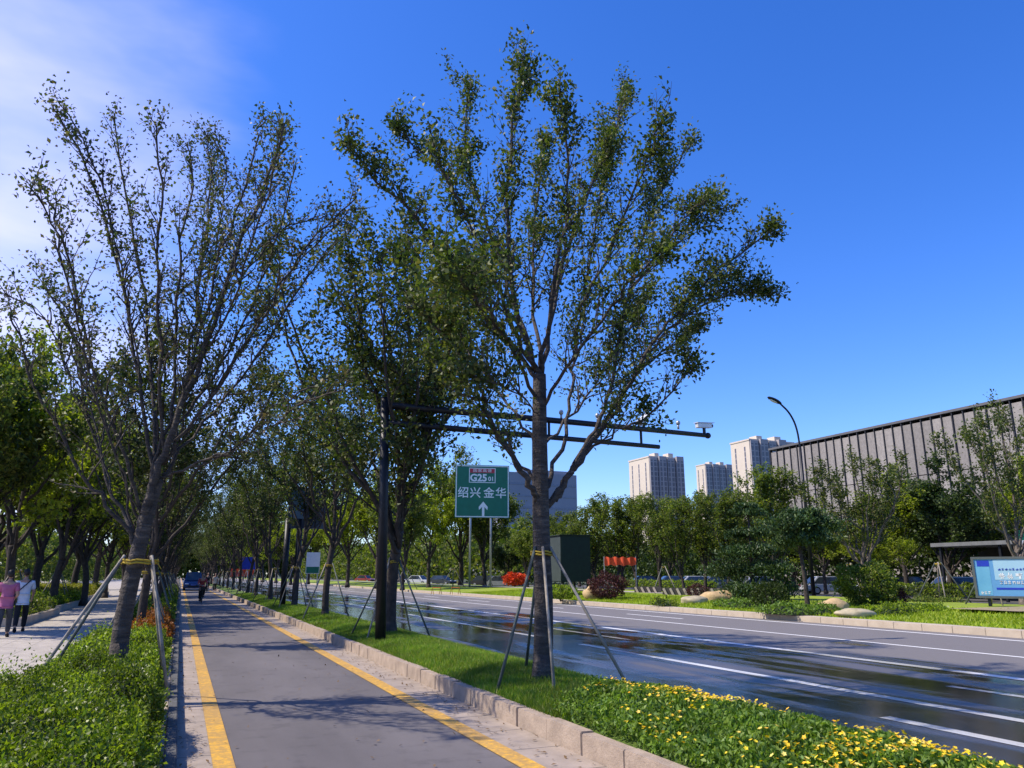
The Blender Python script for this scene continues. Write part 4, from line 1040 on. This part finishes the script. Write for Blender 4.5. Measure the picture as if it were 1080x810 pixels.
def floor_glass(fl, dark, shade):
    m, nt, b = newmat('tower_glass'); tc = N(nt, 'ShaderNodeTexCoord'); sp = N(nt, 'ShaderNodeSeparateXYZ'); nt.links.new(tc.outputs['Object'], sp.inputs[0])
    d = N(nt, 'ShaderNodeMath', operation='DIVIDE'); d.inputs[1].default_value = fl; nt.links.new(sp.outputs[2], d.inputs[0])
    f = N(nt, 'ShaderNodeMath', operation='FRACT'); nt.links.new(d.outputs[0], f.inputs[0])
    r = ramp(nt, f.outputs[0], [(.0, tuple(v*.8 for v in shade)), (.2, dark)]); r.color_ramp.interpolation = 'CONSTANT'
    nt.links.new(r.outputs[0], b.inputs['Base Color']); b.inputs['Roughness'].default_value = .35
    return m
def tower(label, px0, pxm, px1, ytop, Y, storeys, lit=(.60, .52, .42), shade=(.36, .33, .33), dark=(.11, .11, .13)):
    xa, _, z = atY(pxm, ytop, Y); xb, _, _ = atY(px1, ytop, Y)
    # left face runs away from the corner pxm to px0 along +Y
    r = ray(px0, ytop); k = xa/r[0]; Yb = r[1]*k
    e = thing('apartment_tower', label, 'building', (xa, Y, 0), 0, 'apartment towers on the skyline')
    W = xb-xa; Dp = max(14, Yb-Y); H = z; fl = H/storeys
    wm = simple('tower_wall_lit', lit, tuple(v*.86 for v in lit), .05, .8); sm = simple('tower_front_shaded', shade, tuple(v*.85 for v in shade), .05, .8)  # sun on the sides and shade on the fronts put into two wall colours
    gm = floor_glass(fl, dark, shade)
    # front broken into bays with recesses
    nb = max(4, int(W/6.2)); bw = W/nb
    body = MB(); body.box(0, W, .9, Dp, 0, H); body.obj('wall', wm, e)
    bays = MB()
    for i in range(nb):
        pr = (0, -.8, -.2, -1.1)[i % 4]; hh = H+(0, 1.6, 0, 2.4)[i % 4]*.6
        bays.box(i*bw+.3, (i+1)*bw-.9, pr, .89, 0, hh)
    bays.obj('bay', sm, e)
    for i in range(nb):
        pr = (0, -.8, -.2, -1.1)[i % 4]; a = i*bw+.7; b = (i+1)*bw-1.4; q = (b-a)/5
        for x0, x1 in ((a, a+q*1.7), (a+q*2.9, b)):
            win = MB().box(x0, x1, pr-.03, pr-.008, fl*.3, H-fl*.5).obj('window_strip', gm, e)
        MB().box((i+1)*bw-.9, (i+1)*bw+.3, .5, .88, 0, H-.2).obj('recess', gm, e)
    nd = max(2, int(Dp/7))
    for i in range(nd):
        y0 = .9+(Dp-.9)*(i+.42)/nd
        MB().box(-.05, -.01, y0, y0+1.2, fl, H-fl).obj('side_window_strip', gm, e)
    rf = MB(); rf.box(-.3, W+.3, .6, Dp+.3, H+.002, H+.9).box(W*.2, W*.32, 2, 8, H+.91, H+3.2).box(W*.6, W*.74, 2, 8, H+.91, H+3.6)
    rf.obj('roof', wm, e)
    return e
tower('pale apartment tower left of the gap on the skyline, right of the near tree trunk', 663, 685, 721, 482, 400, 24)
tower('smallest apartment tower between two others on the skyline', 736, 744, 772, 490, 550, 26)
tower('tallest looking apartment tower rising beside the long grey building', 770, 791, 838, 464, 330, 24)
# grey slab behind the green sign
def slab():
    xl, _, z = atY(530, 497, 250); xr, _, _ = atY(608, 501, 250)
    e = thing('grey_building', 'plain grey blue slab building behind the green road sign', 'building', (xl, 250, 0))
    W = xr-xl; gm = simple('slab_wall', (.26, .27, .31), (.22, .23, .27), .1, .7)
    MB().box(0, W, 0, 30, 0, z).obj('wall', gm, e)
    bd = MB()
    for k in range(1, 9): bd.box(.3, W-.3, -.08, -.01, z*k/9-.35, z*k/9+.35)
    bd.obj('window_band', simple('slab_glass', (.10, .13, .20), (.08, .10, .16), .2, .25, spec=.7), e)
    MB().box(W*.32, W*.97, 3, 20, z+.002, z+1.6).obj('roof', gm, e)
slab()

# ================================================================== LEFT PLAZA
def planter(label, x0, x1, y0, y1, leaf, seed, h=.42):
    e = thing('planter', label, 'planter', ((x0+x1)/2, (y0+y1)/2, .03), 0, 'kerbed planters on the left pavement')
    w, d = (x1-x0)/2, (y1-y0)/2; t = .2
    mb = MB(); z = .26
    mb.box(-w, w, -d, -d+t, -.02, z).box(-w, w, d-t, d, -.02, z).box(-w, -w+t, -d+t, d-t, -.02, z).box(w-t, w, -d+t, d-t, -.02, z)
    mb.obj('stone_edge', M['kerb_pale'], e, bevel=.02)
    MB().box(-w+t, w-t, -d+t, d-t, -.02, z-.08).obj('soil', M['soil'], e)
    hed = shrub_mass('low_planting', label.replace('kerbed planter', 'low shrubs filling the planter'), [(-w+t, w-t, -d+t, d-t, h)], .10, 230, leaf, seed, .06, cat='planting', loc=((x0+x1)/2, (y0+y1)/2, .03), z0=.2)
planter('nearest kerbed planter on the left beyond the walkers', -12, -4.45, 29, 37.6, 'leaf_mid', 81)
planter('second kerbed planter on the left set further back', -12, -4.75, 39.5, 52, 'leaf_hedge', 82)
planter('third kerbed planter on the left with yellow shrubs', -12, -5.2, 55, 72, 'leaf_yellow', 83, .6)
G2 = 'trees around the left pavement'
lt = [(-6, 29, 352, PG[0], .8, 'dense dark tree at the left edge behind the walkers'), (48, 33, 368, PB[0], .95, 'dark trunked yellow green topped tree in the nearest planter on the left'), (-60, 27, 330, PG[0], .8, 'dark tree cut by the left edge of the view'), (86, 42, 425, PG[0], 1.0, 'leafy tree behind the second left planter'), (112, 47, 455, PB[1], 1.0, 'yellow green tree in the second planter on the left'),
      (20, 44, 400, PB[1], 1.0, 'broad leafy tree behind the dark left edge tree'), (66, 54, 430, PG[0], 1.1, 'tall leafy tree deep behind the second planter'), (128, 62, 490, PB[0], .95, 'bright low tree in the yellow planter'), (100, 68, 460, PG[1], 1.1, 'leafy tree behind the third planter'), (142, 82, 515, PG[1], 1.0, 'leafy tree beyond the third planter'), (-20, 52, 380, PB[1], 1.2, 'dark tree deep at the left'),
      (152, 100, 530, PG[0], 1.1, 'distant leafy tree beside the left pavement'), (118, 96, 480, PB[1], 1.2, 'distant yellow green tree left of the pavement'), (160, 122, 540, PG[1], 1.2, 'far leafy tree of the left pavement edge'), (168, 150, 552, PG[0], 1.3, 'farthest leafy tree of the left pavement edge')]
for i, (px, Y, yt, pr, w_, lab) in enumerate(lt): belt('plaza_tree', px, Y, yt, pr, 9, lab, G2, w_, .1)
def woods(name, lab, pts, width, h0, h1, n, size, seed, leaf='leaf_mid'):
    """far wood that reads as one mass: leaf clumps through an uneven band along a line"""
    rng = np.random.default_rng(seed); segs = list(zip(pts[:-1], pts[1:])); ln = [math.hypot(b[0]-a[0], b[1]-a[1]) for a, b in segs]; T = sum(ln)
    P = []; D = []
    for (a, b), l in zip(segs, ln):
        m = int(n*l/T); t = rng.uniform(0, 1, m); u = rng.uniform(-.5, .5, m)*width; d = np.array([(b[0]-a[0])/l, (b[1]-a[1])/l])
        x = a[0]+d[0]*l*t-d[1]*u; y = a[1]+d[1]*l*t+d[0]*u; s_ = t*l
        top = h0+(h1-h0)*(.5+.25*np.sin(s_*.33+seed)+.25*np.sin(s_*.83+u*.6+seed*2))
        z = top*rng.uniform(0, 1, m)**.6; z += .5*np.sin(s_*2.1)*np.cos(z*1.7)
        P.append(np.stack([x, y, np.maximum(z, .05)], 1)); q = rng.normal(0, .4, (m, 3)); q[:, 2] += .5; D.append(q)
    tag(link(name, leaf_mesh(name, np.concatenate(P), size, M[leaf], rng, np.concatenate(D), up=.3, ar=.8)), lab, 'woodland', kind='stuff')
woods('woodland', 'dark green wood between the service road and the long grey building', [(64, 10), (64, 150)], 6, 4.5, 7, 42000, .42, 1, 'leaf_deep')
woods('woodland', 'green wood far along the right side of the main road', [(52, 110), (48, 330)], 10, 7, 11, 40000, .7, 2, 'leaf_mid')
woods('woodland', 'dark green wood behind the left plaza', [(-26, 18), (-26, 120), (-20, 330)], 8, 6, 11, 52000, .6, 3, 'leaf_mid')
woods('woodland', 'green wood closing the far end of the avenue', [(-30, 345), (70, 345), (260, 250)], 8, 9, 15, 70000, 1.4, 4, 'leaf_mid')
shrub_mass('clipped_hedge', 'long dark hedge closing the back of the left plaza', [(-24, -12.5, 74, 76, 1.5)], .2, 90, 'leaf_deep', 84, .1)
for i, (px, Y) in enumerate([(18, 33), (62, 46)]):
    o = copy_tree(proto); X, _, _ = atY(px, 600, Y); o.location = (X, Y, .1)
    o['label'] = ['stakes propping the tree in the nearest left planter', 'stakes propping the tree in the second left planter'][i]; o['group'] = 'stakes on the left pavement'

# ================================================================== VEHICLES
def make_car(label, col, loc, rz, suv=False, group='cars parked beyond the verge', s=1.0):
    e = thing('parked_car' if group else 'car', label, 'car', loc, rz, group); e.scale = (s, s, s)
    L, W = (4.5, 1.78); h1 = .82 if not suv else .98; h2 = 1.44 if not suv else 1.78
    pm = simple('car_paint', col, tuple(c*.92 for c in col), 2, .22, .1, spec=.7)
    # body faces -Y
    prof = [(-L/2, .32), (-L/2+.03, .62), (-L/2+.25, h1-.12), (-L/2+1.15, h1), (L/2-.6, h1+.03), (L/2-.05, h1-.08), (L/2, .5), (L/2-.05, .30), (-L/2+.1, .24)]
    MB().prism(prof, -W/2, W/2, 'x').obj('body', pm, e, bevel=.05)
    a0, a1, a2, a3 = (-L/2+1.05, -L/2+1.75, L/2-1.05, L/2-.35) if not suv else (-L/2+.95, -L/2+1.5, L/2-.5, L/2-.12)
    cb = MB(); o = 0; wi, wt = W/2-.08, W/2-.24
    V = [(-wi, a0, h1-.02), (wi, a0, h1-.02), (wi, a3, h1-.02), (-wi, a3, h1-.02), (-wt, a1, h2), (wt, a1, h2), (wt, a2, h2), (-wt, a2, h2)]
    cb.v = V; cb.f = [(0, 3, 2, 1), (4, 5, 6, 7), (0, 1, 5, 4), (1, 2, 6, 5), (2, 3, 7, 6), (3, 0, 4, 7)]
    cb.obj('cabin', pm, e, bevel=.03)
    def pane(i, j, k, l, name, off):
        P = [Vector(V[q]) for q in (i, j, k, l)]; c = sum(P, Vector())/4; n = (P[1]-P[0]).cross(P[3]-P[0]).normalized()
        if n.dot(c-Vector((0, 0, 1))) < 0: n = -n
        Q = [c+(p-c)*.86+n*off for p in P]; Q2 = [q-n*off*.5 for q in Q]; m = MB(); m.v = [tuple(q) for q in Q+Q2]; m.f = [(0, 1, 2, 3), (4, 7, 6, 5), (0, 4, 5, 1), (1, 5, 6, 2), (2, 6, 7, 3), (3, 7, 4, 0)]
        m.obj(name, M['glass'], e)
    pane(0, 1, 5, 4, 'windscreen', .02); pane(2, 3, 7, 6, 'rear_window', .02); pane(1, 2, 6, 5, 'side_window', .02); pane(3, 0, 4, 7, 'side_window', .02)
    for x in (-W/2+.09, W/2-.09):
        for y in (-L/2+.85, L/2-.85):
            w = MB().tube([(x-.1, y, .32), (x+.1, y, .32)], .32, 20).obj('wheel', M['tyre'], e, bevel=.02)
            sx = 1 if x > 0 else -1
            MB().tube([(x+sx*.085, y, .32), (x+sx*.108, y, .32)], .2, 14).obj('rim', M['grey_metal'], w)
    for x in (-W/2+.3, W/2-.3):
        MB().sphere((x, -L/2+.09, .64), (.2, .1, .09), 12, 7).obj('headlight', M['lamp_glass'], e, smooth=True)
        MB().box(x-.14, x+.14, L/2-.06, L/2+.012, .66, .80).obj('tail_light', M['sign_red'], e)
    MB().box(-.5, .5, -L/2-.012, -L/2+.05, .36, .5).obj('grille', M['black_metal'], e)
    MB().box(-.22, .22, -L/2-.03, -L/2-.014, .5, .62).obj('number_plate', M['plate'], e)
    for sx in (-1, 1): MB().sphere((sx*(W/2+.09), a0+.45, h1+.08), (.11, .06, .08), 10, 6).obj('mirror', pm, e, smooth=True)
    return e
x, y = at(205, 623); make_car('dark blue car driving towards the camera on the cycle path', (.03, .06, .16), (1.35, 90, 0), 0, True, None, 1.05)
cars = [(442, 616, (.62, .64, .66), 'silver white car parked across the road left of the green sign'), (420, 614, (.02, .02, .025), 'black car left of the silver white car across the road'), (466, 616, (.05, .06, .07), 'dark grey car between the silver car and the sign posts'), (514, 618, (.03, .03, .035), 'black car directly behind the green sign posts'), (532, 620, (.2, .22, .24), 'grey car right of the green sign posts'),
        (713, 614, (.06, .12, .22), 'blue car behind the clipped hedge across the road'), (736, 614, (.7, .7, .7), 'white car behind the clipped hedge in mid belt'), (803, 617, (.62, .62, .62), 'white car half hidden behind the dark tiered conifer'), (874, 617, (.55, .56, .58), 'pale car behind the umbrella pine'), (958, 617, (.03, .03, .03), 'black car left of the canopy posts'), (1014, 620, (.72, .73, .74), 'white car just left of the notice board'), (684, 613, (.03, .03, .04), 'black car behind the upright trees right of the box'), (760, 615, (.25, .26, .28), 'grey car in the shade behind the rocks'), (385, 613, (.3, .05, .05), 'dark red car across the road between median trunks')]
for px, py, c, lab in cars:
    x, y = at(px, py+3 if px > 940 else py+1, .05)
    k = 1.0
    if x > 56: k = 50/x
    if x < 34.5: k = 36/x
    make_car(lab, c, (x*k, y*k, .03), math.radians(70 if px > 600 else 35), False, 'cars parked beyond the verge')

# ================================================================== PEOPLE
def skin_body(joints, edges, root, mat, name, parent, extra=None, sub=2):
    me = bpy.data.meshes.new(name); bm = bmesh.new(); lay = bm.verts.layers.skin.verify(); vs = {}
    for k, (p, r) in joints.items():
        v = bm.verts.new(p); rr = r if hasattr(r, '__len__') else (r, r); v[lay].radius = rr; v[lay].use_root = (k == root); vs[k] = v
    for a, b in edges: bm.edges.new((vs[a], vs[b]))
    bm.to_mesh(me); bm.free()
    o = bpy.data.objects.new('tmp', me); COL.objects.link(o)
    mo = o.modifiers.new('skin', 'SKIN'); mo.use_smooth_shade = True
    s = o.modifiers.new('sub', 'SUBSURF'); s.levels = sub; s.render_levels = sub
    bpy.context.view_layer.update()
    m2 = bpy.data.meshes.new_from_object(o.evaluated_get(bpy.context.evaluated_depsgraph_get()))
    bpy.data.objects.remove(o)
    if extra:
        bm = bmesh.new(); bm.from_mesh(m2); t = extra.mesh('t', mat, smooth=True); bm.from_mesh(t); bm.to_mesh(m2); bm.free()
    m2.polygons.foreach_set('use_smooth', [True]*len(m2.polygons)); m2.materials.clear(); m2.materials.append(mat)
    return link(name, m2, parent)

def person(label, loc, rz, shirt, trousers, stride=.28, arms=((.0, 0), (.0, 0)), seated=False, long_sleeve=False, bag=None, H=1.7, hairlong=False, group=None, bow=False):
    """faces +Y; J holds the joints"""
    e = thing('person', label, 'person', loc, rz, group); k = H/1.7; e.scale = (k, k, k)
    hip = Vector((0, 0, .90)) if not seated else Vector((0, -.05, .95))
    lean = .22 if seated else .03
    up = Vector((0, lean, 1)).normalized()
    chest = hip+up*.34; neck = hip+up*.56; head = neck+Vector((0, .02, .16))
    J = {}
    J['hip'] = (hip, (.145, .105)); J['waist'] = (hip+up*.14, (.125, .09)); J['chest'] = (chest, (.16, .105)); J['collar'] = (hip+up*.49, (.12, .08)); J['neck'] = (neck, .052); J['headb'] = (neck+Vector((0, .01, .08)), .058)
    E = [('hip', 'waist'), ('waist', 'chest'), ('chest', 'collar'), ('collar', 'neck'), ('neck', 'headb')]
    legs = {}
    for sgn, nm in ((-1, 'l'), (1, 'r')):
        if seated:
            kn = Vector((sgn*.12, .34, .68-.10*sgn)); an = Vector((sgn*.11, .16, .32-.12*sgn)); toe = an+Vector((0, .16, -.04))
        else:
            f = stride*sgn; kn = Vector((sgn*.095, f*.5+.05, .48)); an = Vector((sgn*.09, f if f > 0 else f*1.2, .09 if f > 0 else .13)); toe = an+Vector((0, .15, -.05 if f > 0 else -.08))
        J['h'+nm] = (hip+Vector((sgn*.09, 0, -.06)), .092); J['k'+nm] = (kn, .06); J['c'+nm] = (kn.lerp(an, .35)+Vector((0, -.015, 0)), .056); J['a'+nm] = (an, .038); J['t'+nm] = (toe, .03)
        E += [('hip', 'h'+nm), ('h'+nm, 'k'+nm), ('k'+nm, 'c'+nm), ('c'+nm, 'a'+nm), ('a'+nm, 't'+nm)]
        legs[nm] = (hip+Vector((sgn*.09, 0, -.06)), kn, an, toe)
    hands = MB(); armj = {}
    for idx, (sgn, nm) in enumerate(((-1, 'l'), (1, 'r'))):
        sh = hip+up*.47+Vector((sgn*.18, 0, 0)); sw, bend = arms[idx]
        if seated: el = sh+Vector((sgn*.07, .16, -.22)); wr = el+Vector((-sgn*.02, .22, -.06))
        else: el = sh+Vector((sgn*.055, sw*.25, -.28)); wr = el+Vector((sgn*.01-bend*.12*sgn, sw*.25+.05+bend*.18, -.24+bend*.22))
        J['s'+nm] = (sh, .062); J['e'+nm] = (el, .042); J['w'+nm] = (wr, .028)
        E += [('collar', 's'+nm), ('s'+nm, 'e'+nm), ('e'+nm, 'w'+nm)]; armj[nm] = (sh, el, wr)
        d = (wr-el).normalized(); side = d.cross(Vector((sgn, .2, 0))).normalized()
        if side.y < 0: side = -side
        nrm = d.cross(side).normalized()
        T = Matrix.Translation(wr+d*.05); q = Vector((0, 0, 1)).rotation_difference(d).to_matrix().to_4x4()
        hands.sphere((0, 0, 0), (.022, .038, .055), 10, 7, T=T @ q)
        for f in range(4):
            b = wr+d*.085+side*(.026-.0175*f); L = (.062, .072, .067, .052)[f]; cur = -nrm*.35*sgn
            hands.tube([b, b+d*L*.5, b+(d+cur).normalized()*L*.9+d*L*.05], [.0085, .008, .006], 6)
        b = wr+d*.03+side*.03; hands.tube([b, b+(d+side*.9).normalized()*.035, b+(d*1.5+side*.8).normalized()*.062], [.011, .009, .007], 6)
    # head with face
    hands.sphere(head+Vector((0, 0, .02)), (.074, .092, .112), 18, 14)
    hands.sphere(head+Vector((0, .035, -.055)), (.052, .05, .05), 12, 8)
    hands.tube([head+Vector((0, .088, .03)), head+Vector((0, .112, -.008)), head+Vector((0, .094, -.016))], [.008, .014, .010], 8)
    for s in (-1, 1): hands.sphere(head+Vector((s*.076, -.005, .0)), (.01, .022, .032), 8, 6)
    body = skin_body(J, E, 'hip', M['skin'], 'body', e, hands)
    eye = MB(); 
    for s in (-1, 1): eye.sphere(head+Vector((s*.03, .082, .02)), (.013, .008, .008), 8, 6)
    eye.obj('eyes', M['hair'], e, smooth=True)
    MB().sphere(head+Vector((0, .086, -.052)), (.024, .008, .006), 8, 5).obj('mouth', M['sign_red'], e, smooth=True)
    hr = MB(); hr.sphere(head+Vector((0, -.016, .035)), (.084, .094, .112), 18, 12, fn=lambda a, b, c: 1 if (b < .25 or c > .35) else .82)
    if hairlong: hr.sphere(head+Vector((0, -.075, -.07)), (.07, .04, .13), 12, 9)
    hr.obj('hair', M['hair'], e, smooth=True)
    # shirt
    g = 1.17; SJ = {a: (J[a][0], tuple(r*g for r in J[a][1])) for a in ('hip', 'waist', 'chest', 'collar')}
    SJ['hip'] = (hip+Vector((0, 0, .0)), (.165, .135)); SJ['hem'] = (hip+Vector((0, 0, -.10)), (.178, .15)); SE = [('hip', 'hem'), ('hip', 'waist'), ('waist', 'chest'), ('chest', 'collar')]
    for nm in 'lr':
        sh, el, wr = armj[nm]; SJ['s'+nm] = (sh, .08); SJ['e'+nm] = (sh.lerp(el, .75) if not long_sleeve else el, .066); SE += [('collar', 's'+nm), ('s'+nm, 'e'+nm)]
        if long_sleeve: SJ['w'+nm] = (el.lerp(wr, .92), .044); SE.append(('e'+nm, 'w'+nm))
    skin_body(SJ, SE, 'hip', shirt, 'shirt', e)
    TJ = {'hip': (hip+Vector((0, 0, -.03)), (.12, .09))}; TE = []
    for nm in 'lr':
        h_, kn, an, toe = legs[nm]; TJ['h'+nm] = (h_+Vector((0, 0, -.05)), .10); TJ['k'+nm] = (kn, .082); TJ['a'+nm] = (kn.lerp(an, .93), .062); TE += [('hip', 'h'+nm), ('h'+nm, 'k'+nm), ('k'+nm, 'a'+nm)]
    skin_body(TJ, TE, 'hip', trousers, 'trousers', e)
    for nm in 'lr':
        h_, kn, an, toe = legs[nm]; d = (toe-an); 
        T = Matrix.Translation(an.lerp(toe, .45)+Vector((0, 0, -.025))) @ Vector((0, 1, 0)).rotation_difference(d.normalized()).to_matrix().to_4x4()
        MB().sphere((0, 0, 0), (.05, .145, .046), 14, 8, T=T).obj('shoe', M['black_metal'], e, smooth=True)
    if bag:
        sh = hip+up*.5
        w = thing('shoulder_bag', bag, 'bag', loc, rz); w.scale = e.scale
        MB().box(-.33, -.17, -.17, .15, .72, 1.02).obj('bag_body', M['black_metal'], w, bevel=.03)
        ring = [(-.24, .02, 1.0), (-.10, .155, 1.2), (.09, .155, 1.38), (.15, .02, 1.475), (.09, -.145, 1.38), (-.08, -.155, 1.2), (-.24, -.1, 1.0)]
        MB().tube(smooth_pts(ring), .016, 6).obj('strap', M['black_metal'], w, smooth=True)
    return e
mw = simple('white_shirt', (.62, .66, .72), (.5, .54, .6), 6, .85, bump=.3, bscale=14); mk = simple('dark_trousers', (.015, .015, .018), (.01, .01, .012), 8, .85)
mp = simple('pink_shirt', (.42, .13, .24), (.32, .09, .17), 6, .85, bump=.3, bscale=14); mg_ = simple('slate_trousers', (.05, .06, .075), (.035, .04, .05), 8, .85)
x, y = at(19, 668); person('walking person in white short sleeved shirt and black trousers with a strapped bag', (x, y, .03), .12, mw, mk, .26, ((-.4, .3), (.4, .3)), bag='black shoulder bag with long strap across the white shirted walker')
x, y = at(2, 674); person('walking person in pink short sleeved shirt and dark grey trousers at the left edge', (x-.02, y, .03), .05, mp, mg_, .22, ((.3, .2), (-.3, .7)), H=1.66)
mc = simple('dark_coat', (.02, .022, .03), (.015, .016, .02), 8, .85); mt_ = simple('pale_top', (.55, .52, .45), (.45, .42, .36), 8, .85); mr_ = simple('red_top', (.40, .06, .05), (.3, .04, .04), 8, .85)
person('distant person in pale top and dark trousers walking near the right yellow line', (3.3, 84, 0), PI, mt_, mk, .2, H=1.7)

def bicycle(label, loc, rz, colr):
    e = thing('bicycle', label, 'bicycle', loc, rz)
    for yy in (-.52, .52):
        n = 26; r = .33
        t = MB().tube([(0, yy+math.cos(2*PI*i/n)*r, .35+math.sin(2*PI*i/n)*r) for i in range(n+1)], .022, 7, cap=False)
        w = t.obj('wheel', M['tyre'], e, smooth=True)
        sp = MB()
        for i in range(12): sp.tube([(0, yy, .35), (0, yy+math.cos(2*PI*i/12)*r, .35+math.sin(2*PI*i/12)*r)], .003, 4)
        sp.obj('spokes', M['grey_metal'], w)
    fm = MB(); A = (0, -.52, .35); B = (0, -.05, .30); C_ = (0, -.17, .82); D_ = (0, .38, .88); F_ = (0, .52, .35)
    for a, b in ((A, B), (B, C_), (A, C_), (C_, D_), (B, D_), (D_, F_)): fm.tube([a, b], .018, 7)
    fm.obj('frame', colr, e)
    MB().tube([(-.27, .28, 1.02), (-.1, .36, 1.0), (0, .38, .98), (.1, .36, 1.0), (.27, .28, 1.02)], .014, 6).tube([(0, .38, .88), (0, .38, 1.0)], .014, 6).obj('handlebar', M['grey_metal'], e)
    MB().sphere((0, -.19, .90), (.08, .14, .035), 12, 7).obj('saddle', M['black_metal'], e, smooth=True)
    MB().tube([(-.16, -.05, .30), (.16, -.05, .30)], .02, 6).obj('pedal', M['black_metal'], e)
    MB().box(-.13, .13, .45, .68, .72, .92).obj('basket', M['black_metal'], e)
    return e
rs_ = random.Random(2)
xx, yy = 1.28, 50.5
bicycle('dark bicycle ridden by the cyclist in red on the cycle path', (xx, yy, .008), PI+.05, M['black_metal'])
person('cyclist in red top riding a dark bicycle along the cycle path', (xx, yy, .0), PI+.05, mr_, mk, seated=True, long_sleeve=True, H=1.62)
bicycle('bicycle ridden by the dark clad cyclist beside the blue car', (2.55, 82, .008), PI, M['grey_metal'])
person('dark clad cyclist riding beside the blue car', (2.55, 82, .0), PI, mc, mk, seated=True, long_sleeve=True, H=1.72)

# ================================================================== LIGHT, SKY
EL, AZD = math.radians(50), Vector((-1.0, .36, 0)).normalized()   # towards the sun
sd = bpy.data.lights.new('sun', 'SUN'); sd.energy = 4.3; sd.angle = math.radians(.55); sd.color = (1.0, .90, .76)
so = bpy.data.objects.new('sun', sd); COL.objects.link(so)
sv_ = Vector((AZD.x*math.cos(EL), AZD.y*math.cos(EL), math.sin(EL)))
so.rotation_euler = sv_.to_track_quat('Z', 'Y').to_euler(); so.location = (-20, 10, 40)
w = bpy.data.worlds.new('World'); S.world = w; w.use_nodes = True; nt = w.node_tree
bg = nt.nodes['Background']; sky = nt.nodes.new('ShaderNodeTexSky'); sky.sky_type = 'NISHITA'; sky.sun_disc = False
sky.sun_elevation = EL; sky.sun_rotation = math.atan2(AZD.x, AZD.y); sky.air_density = 1.0; sky.dust_density = .5; sky.ozone_density = 2.5; sky.altitude = 50
hs = nt.nodes.new('ShaderNodeHueSaturation'); hs.inputs['Saturation'].default_value = 1.33; hs.inputs['Hue'].default_value = .507
nt.links.new(sky.outputs[0], hs.inputs['Color'])
# thin cloud veil towards the sun side
tc = nt.nodes.new('ShaderNodeTexCoord'); dp = nt.nodes.new('ShaderNodeVectorMath'); dp.operation = 'DOT_PRODUCT'
dl = Vector((-.52, .80, .27)).normalized(); dp.inputs[1].default_value = dl; nt.links.new(tc.outputs['Generated'], dp.inputs[0])
mpn = nt.nodes.new('ShaderNodeMapping'); mpn.inputs['Scale'].default_value = (1.6, 1.6, 4.2); mpn.inputs['Rotation'].default_value = (.35, .25, 0); nt.links.new(tc.outputs['Generated'], mpn.inputs[0])
nz = nt.nodes.new('ShaderNodeTexNoise'); nz.inputs['Scale'].default_value = 1.7; nz.inputs['Detail'].default_value = 5; nz.inputs['Roughness'].default_value = .5; nt.links.new(mpn.outputs[0], nz.inputs['Vector'])
ma = nt.nodes.new('ShaderNodeMath'); ma.operation = 'MULTIPLY_ADD'; ma.inputs[1].default_value = .35; nt.links.new(nz.outputs[0], ma.inputs[0]); nt.links.new(dp.outputs['Value'], ma.inputs[2])
rm = nt.nodes.new('ShaderNodeMapRange'); rm.interpolation_type = 'SMOOTHSTEP'; rm.inputs['From Min'].default_value = .95; rm.inputs['From Max'].default_value = 1.25; rm.inputs['To Max'].default_value = .9
nt.links.new(ma.outputs[0], rm.inputs[0])
mx = nt.nodes.new('ShaderNodeMix'); mx.data_type = 'RGBA'; mx.inputs[7].default_value = (5.6, 5.4, 7.6, 1)
nt.links.new(rm.outputs[0], mx.inputs[0]); tn = nt.nodes.new('ShaderNodeMix'); tn.data_type = 'RGBA'; tn.blend_type = 'MULTIPLY'; tn.inputs[0].default_value = 1; tn.inputs[7].default_value = (.86, .93, 1.26, 1); nt.links.new(hs.outputs[0], tn.inputs[6]); nt.links.new(tn.outputs[2], mx.inputs[6]); nt.links.new(mx.outputs[2], bg.inputs[0])
bg.inputs[1].default_value = .14
S.view_settings.view_transform = 'Standard'; S.view_settings.look = 'None'; S.view_settings.exposure = .55; S.view_settings.gamma = 1
S.render.engine = 'CYCLES'
S.cycles.max_bounces = 6; S.cycles.transparent_max_bounces = 4
S.render.resolution_x = 1024; S.render.resolution_y = 768
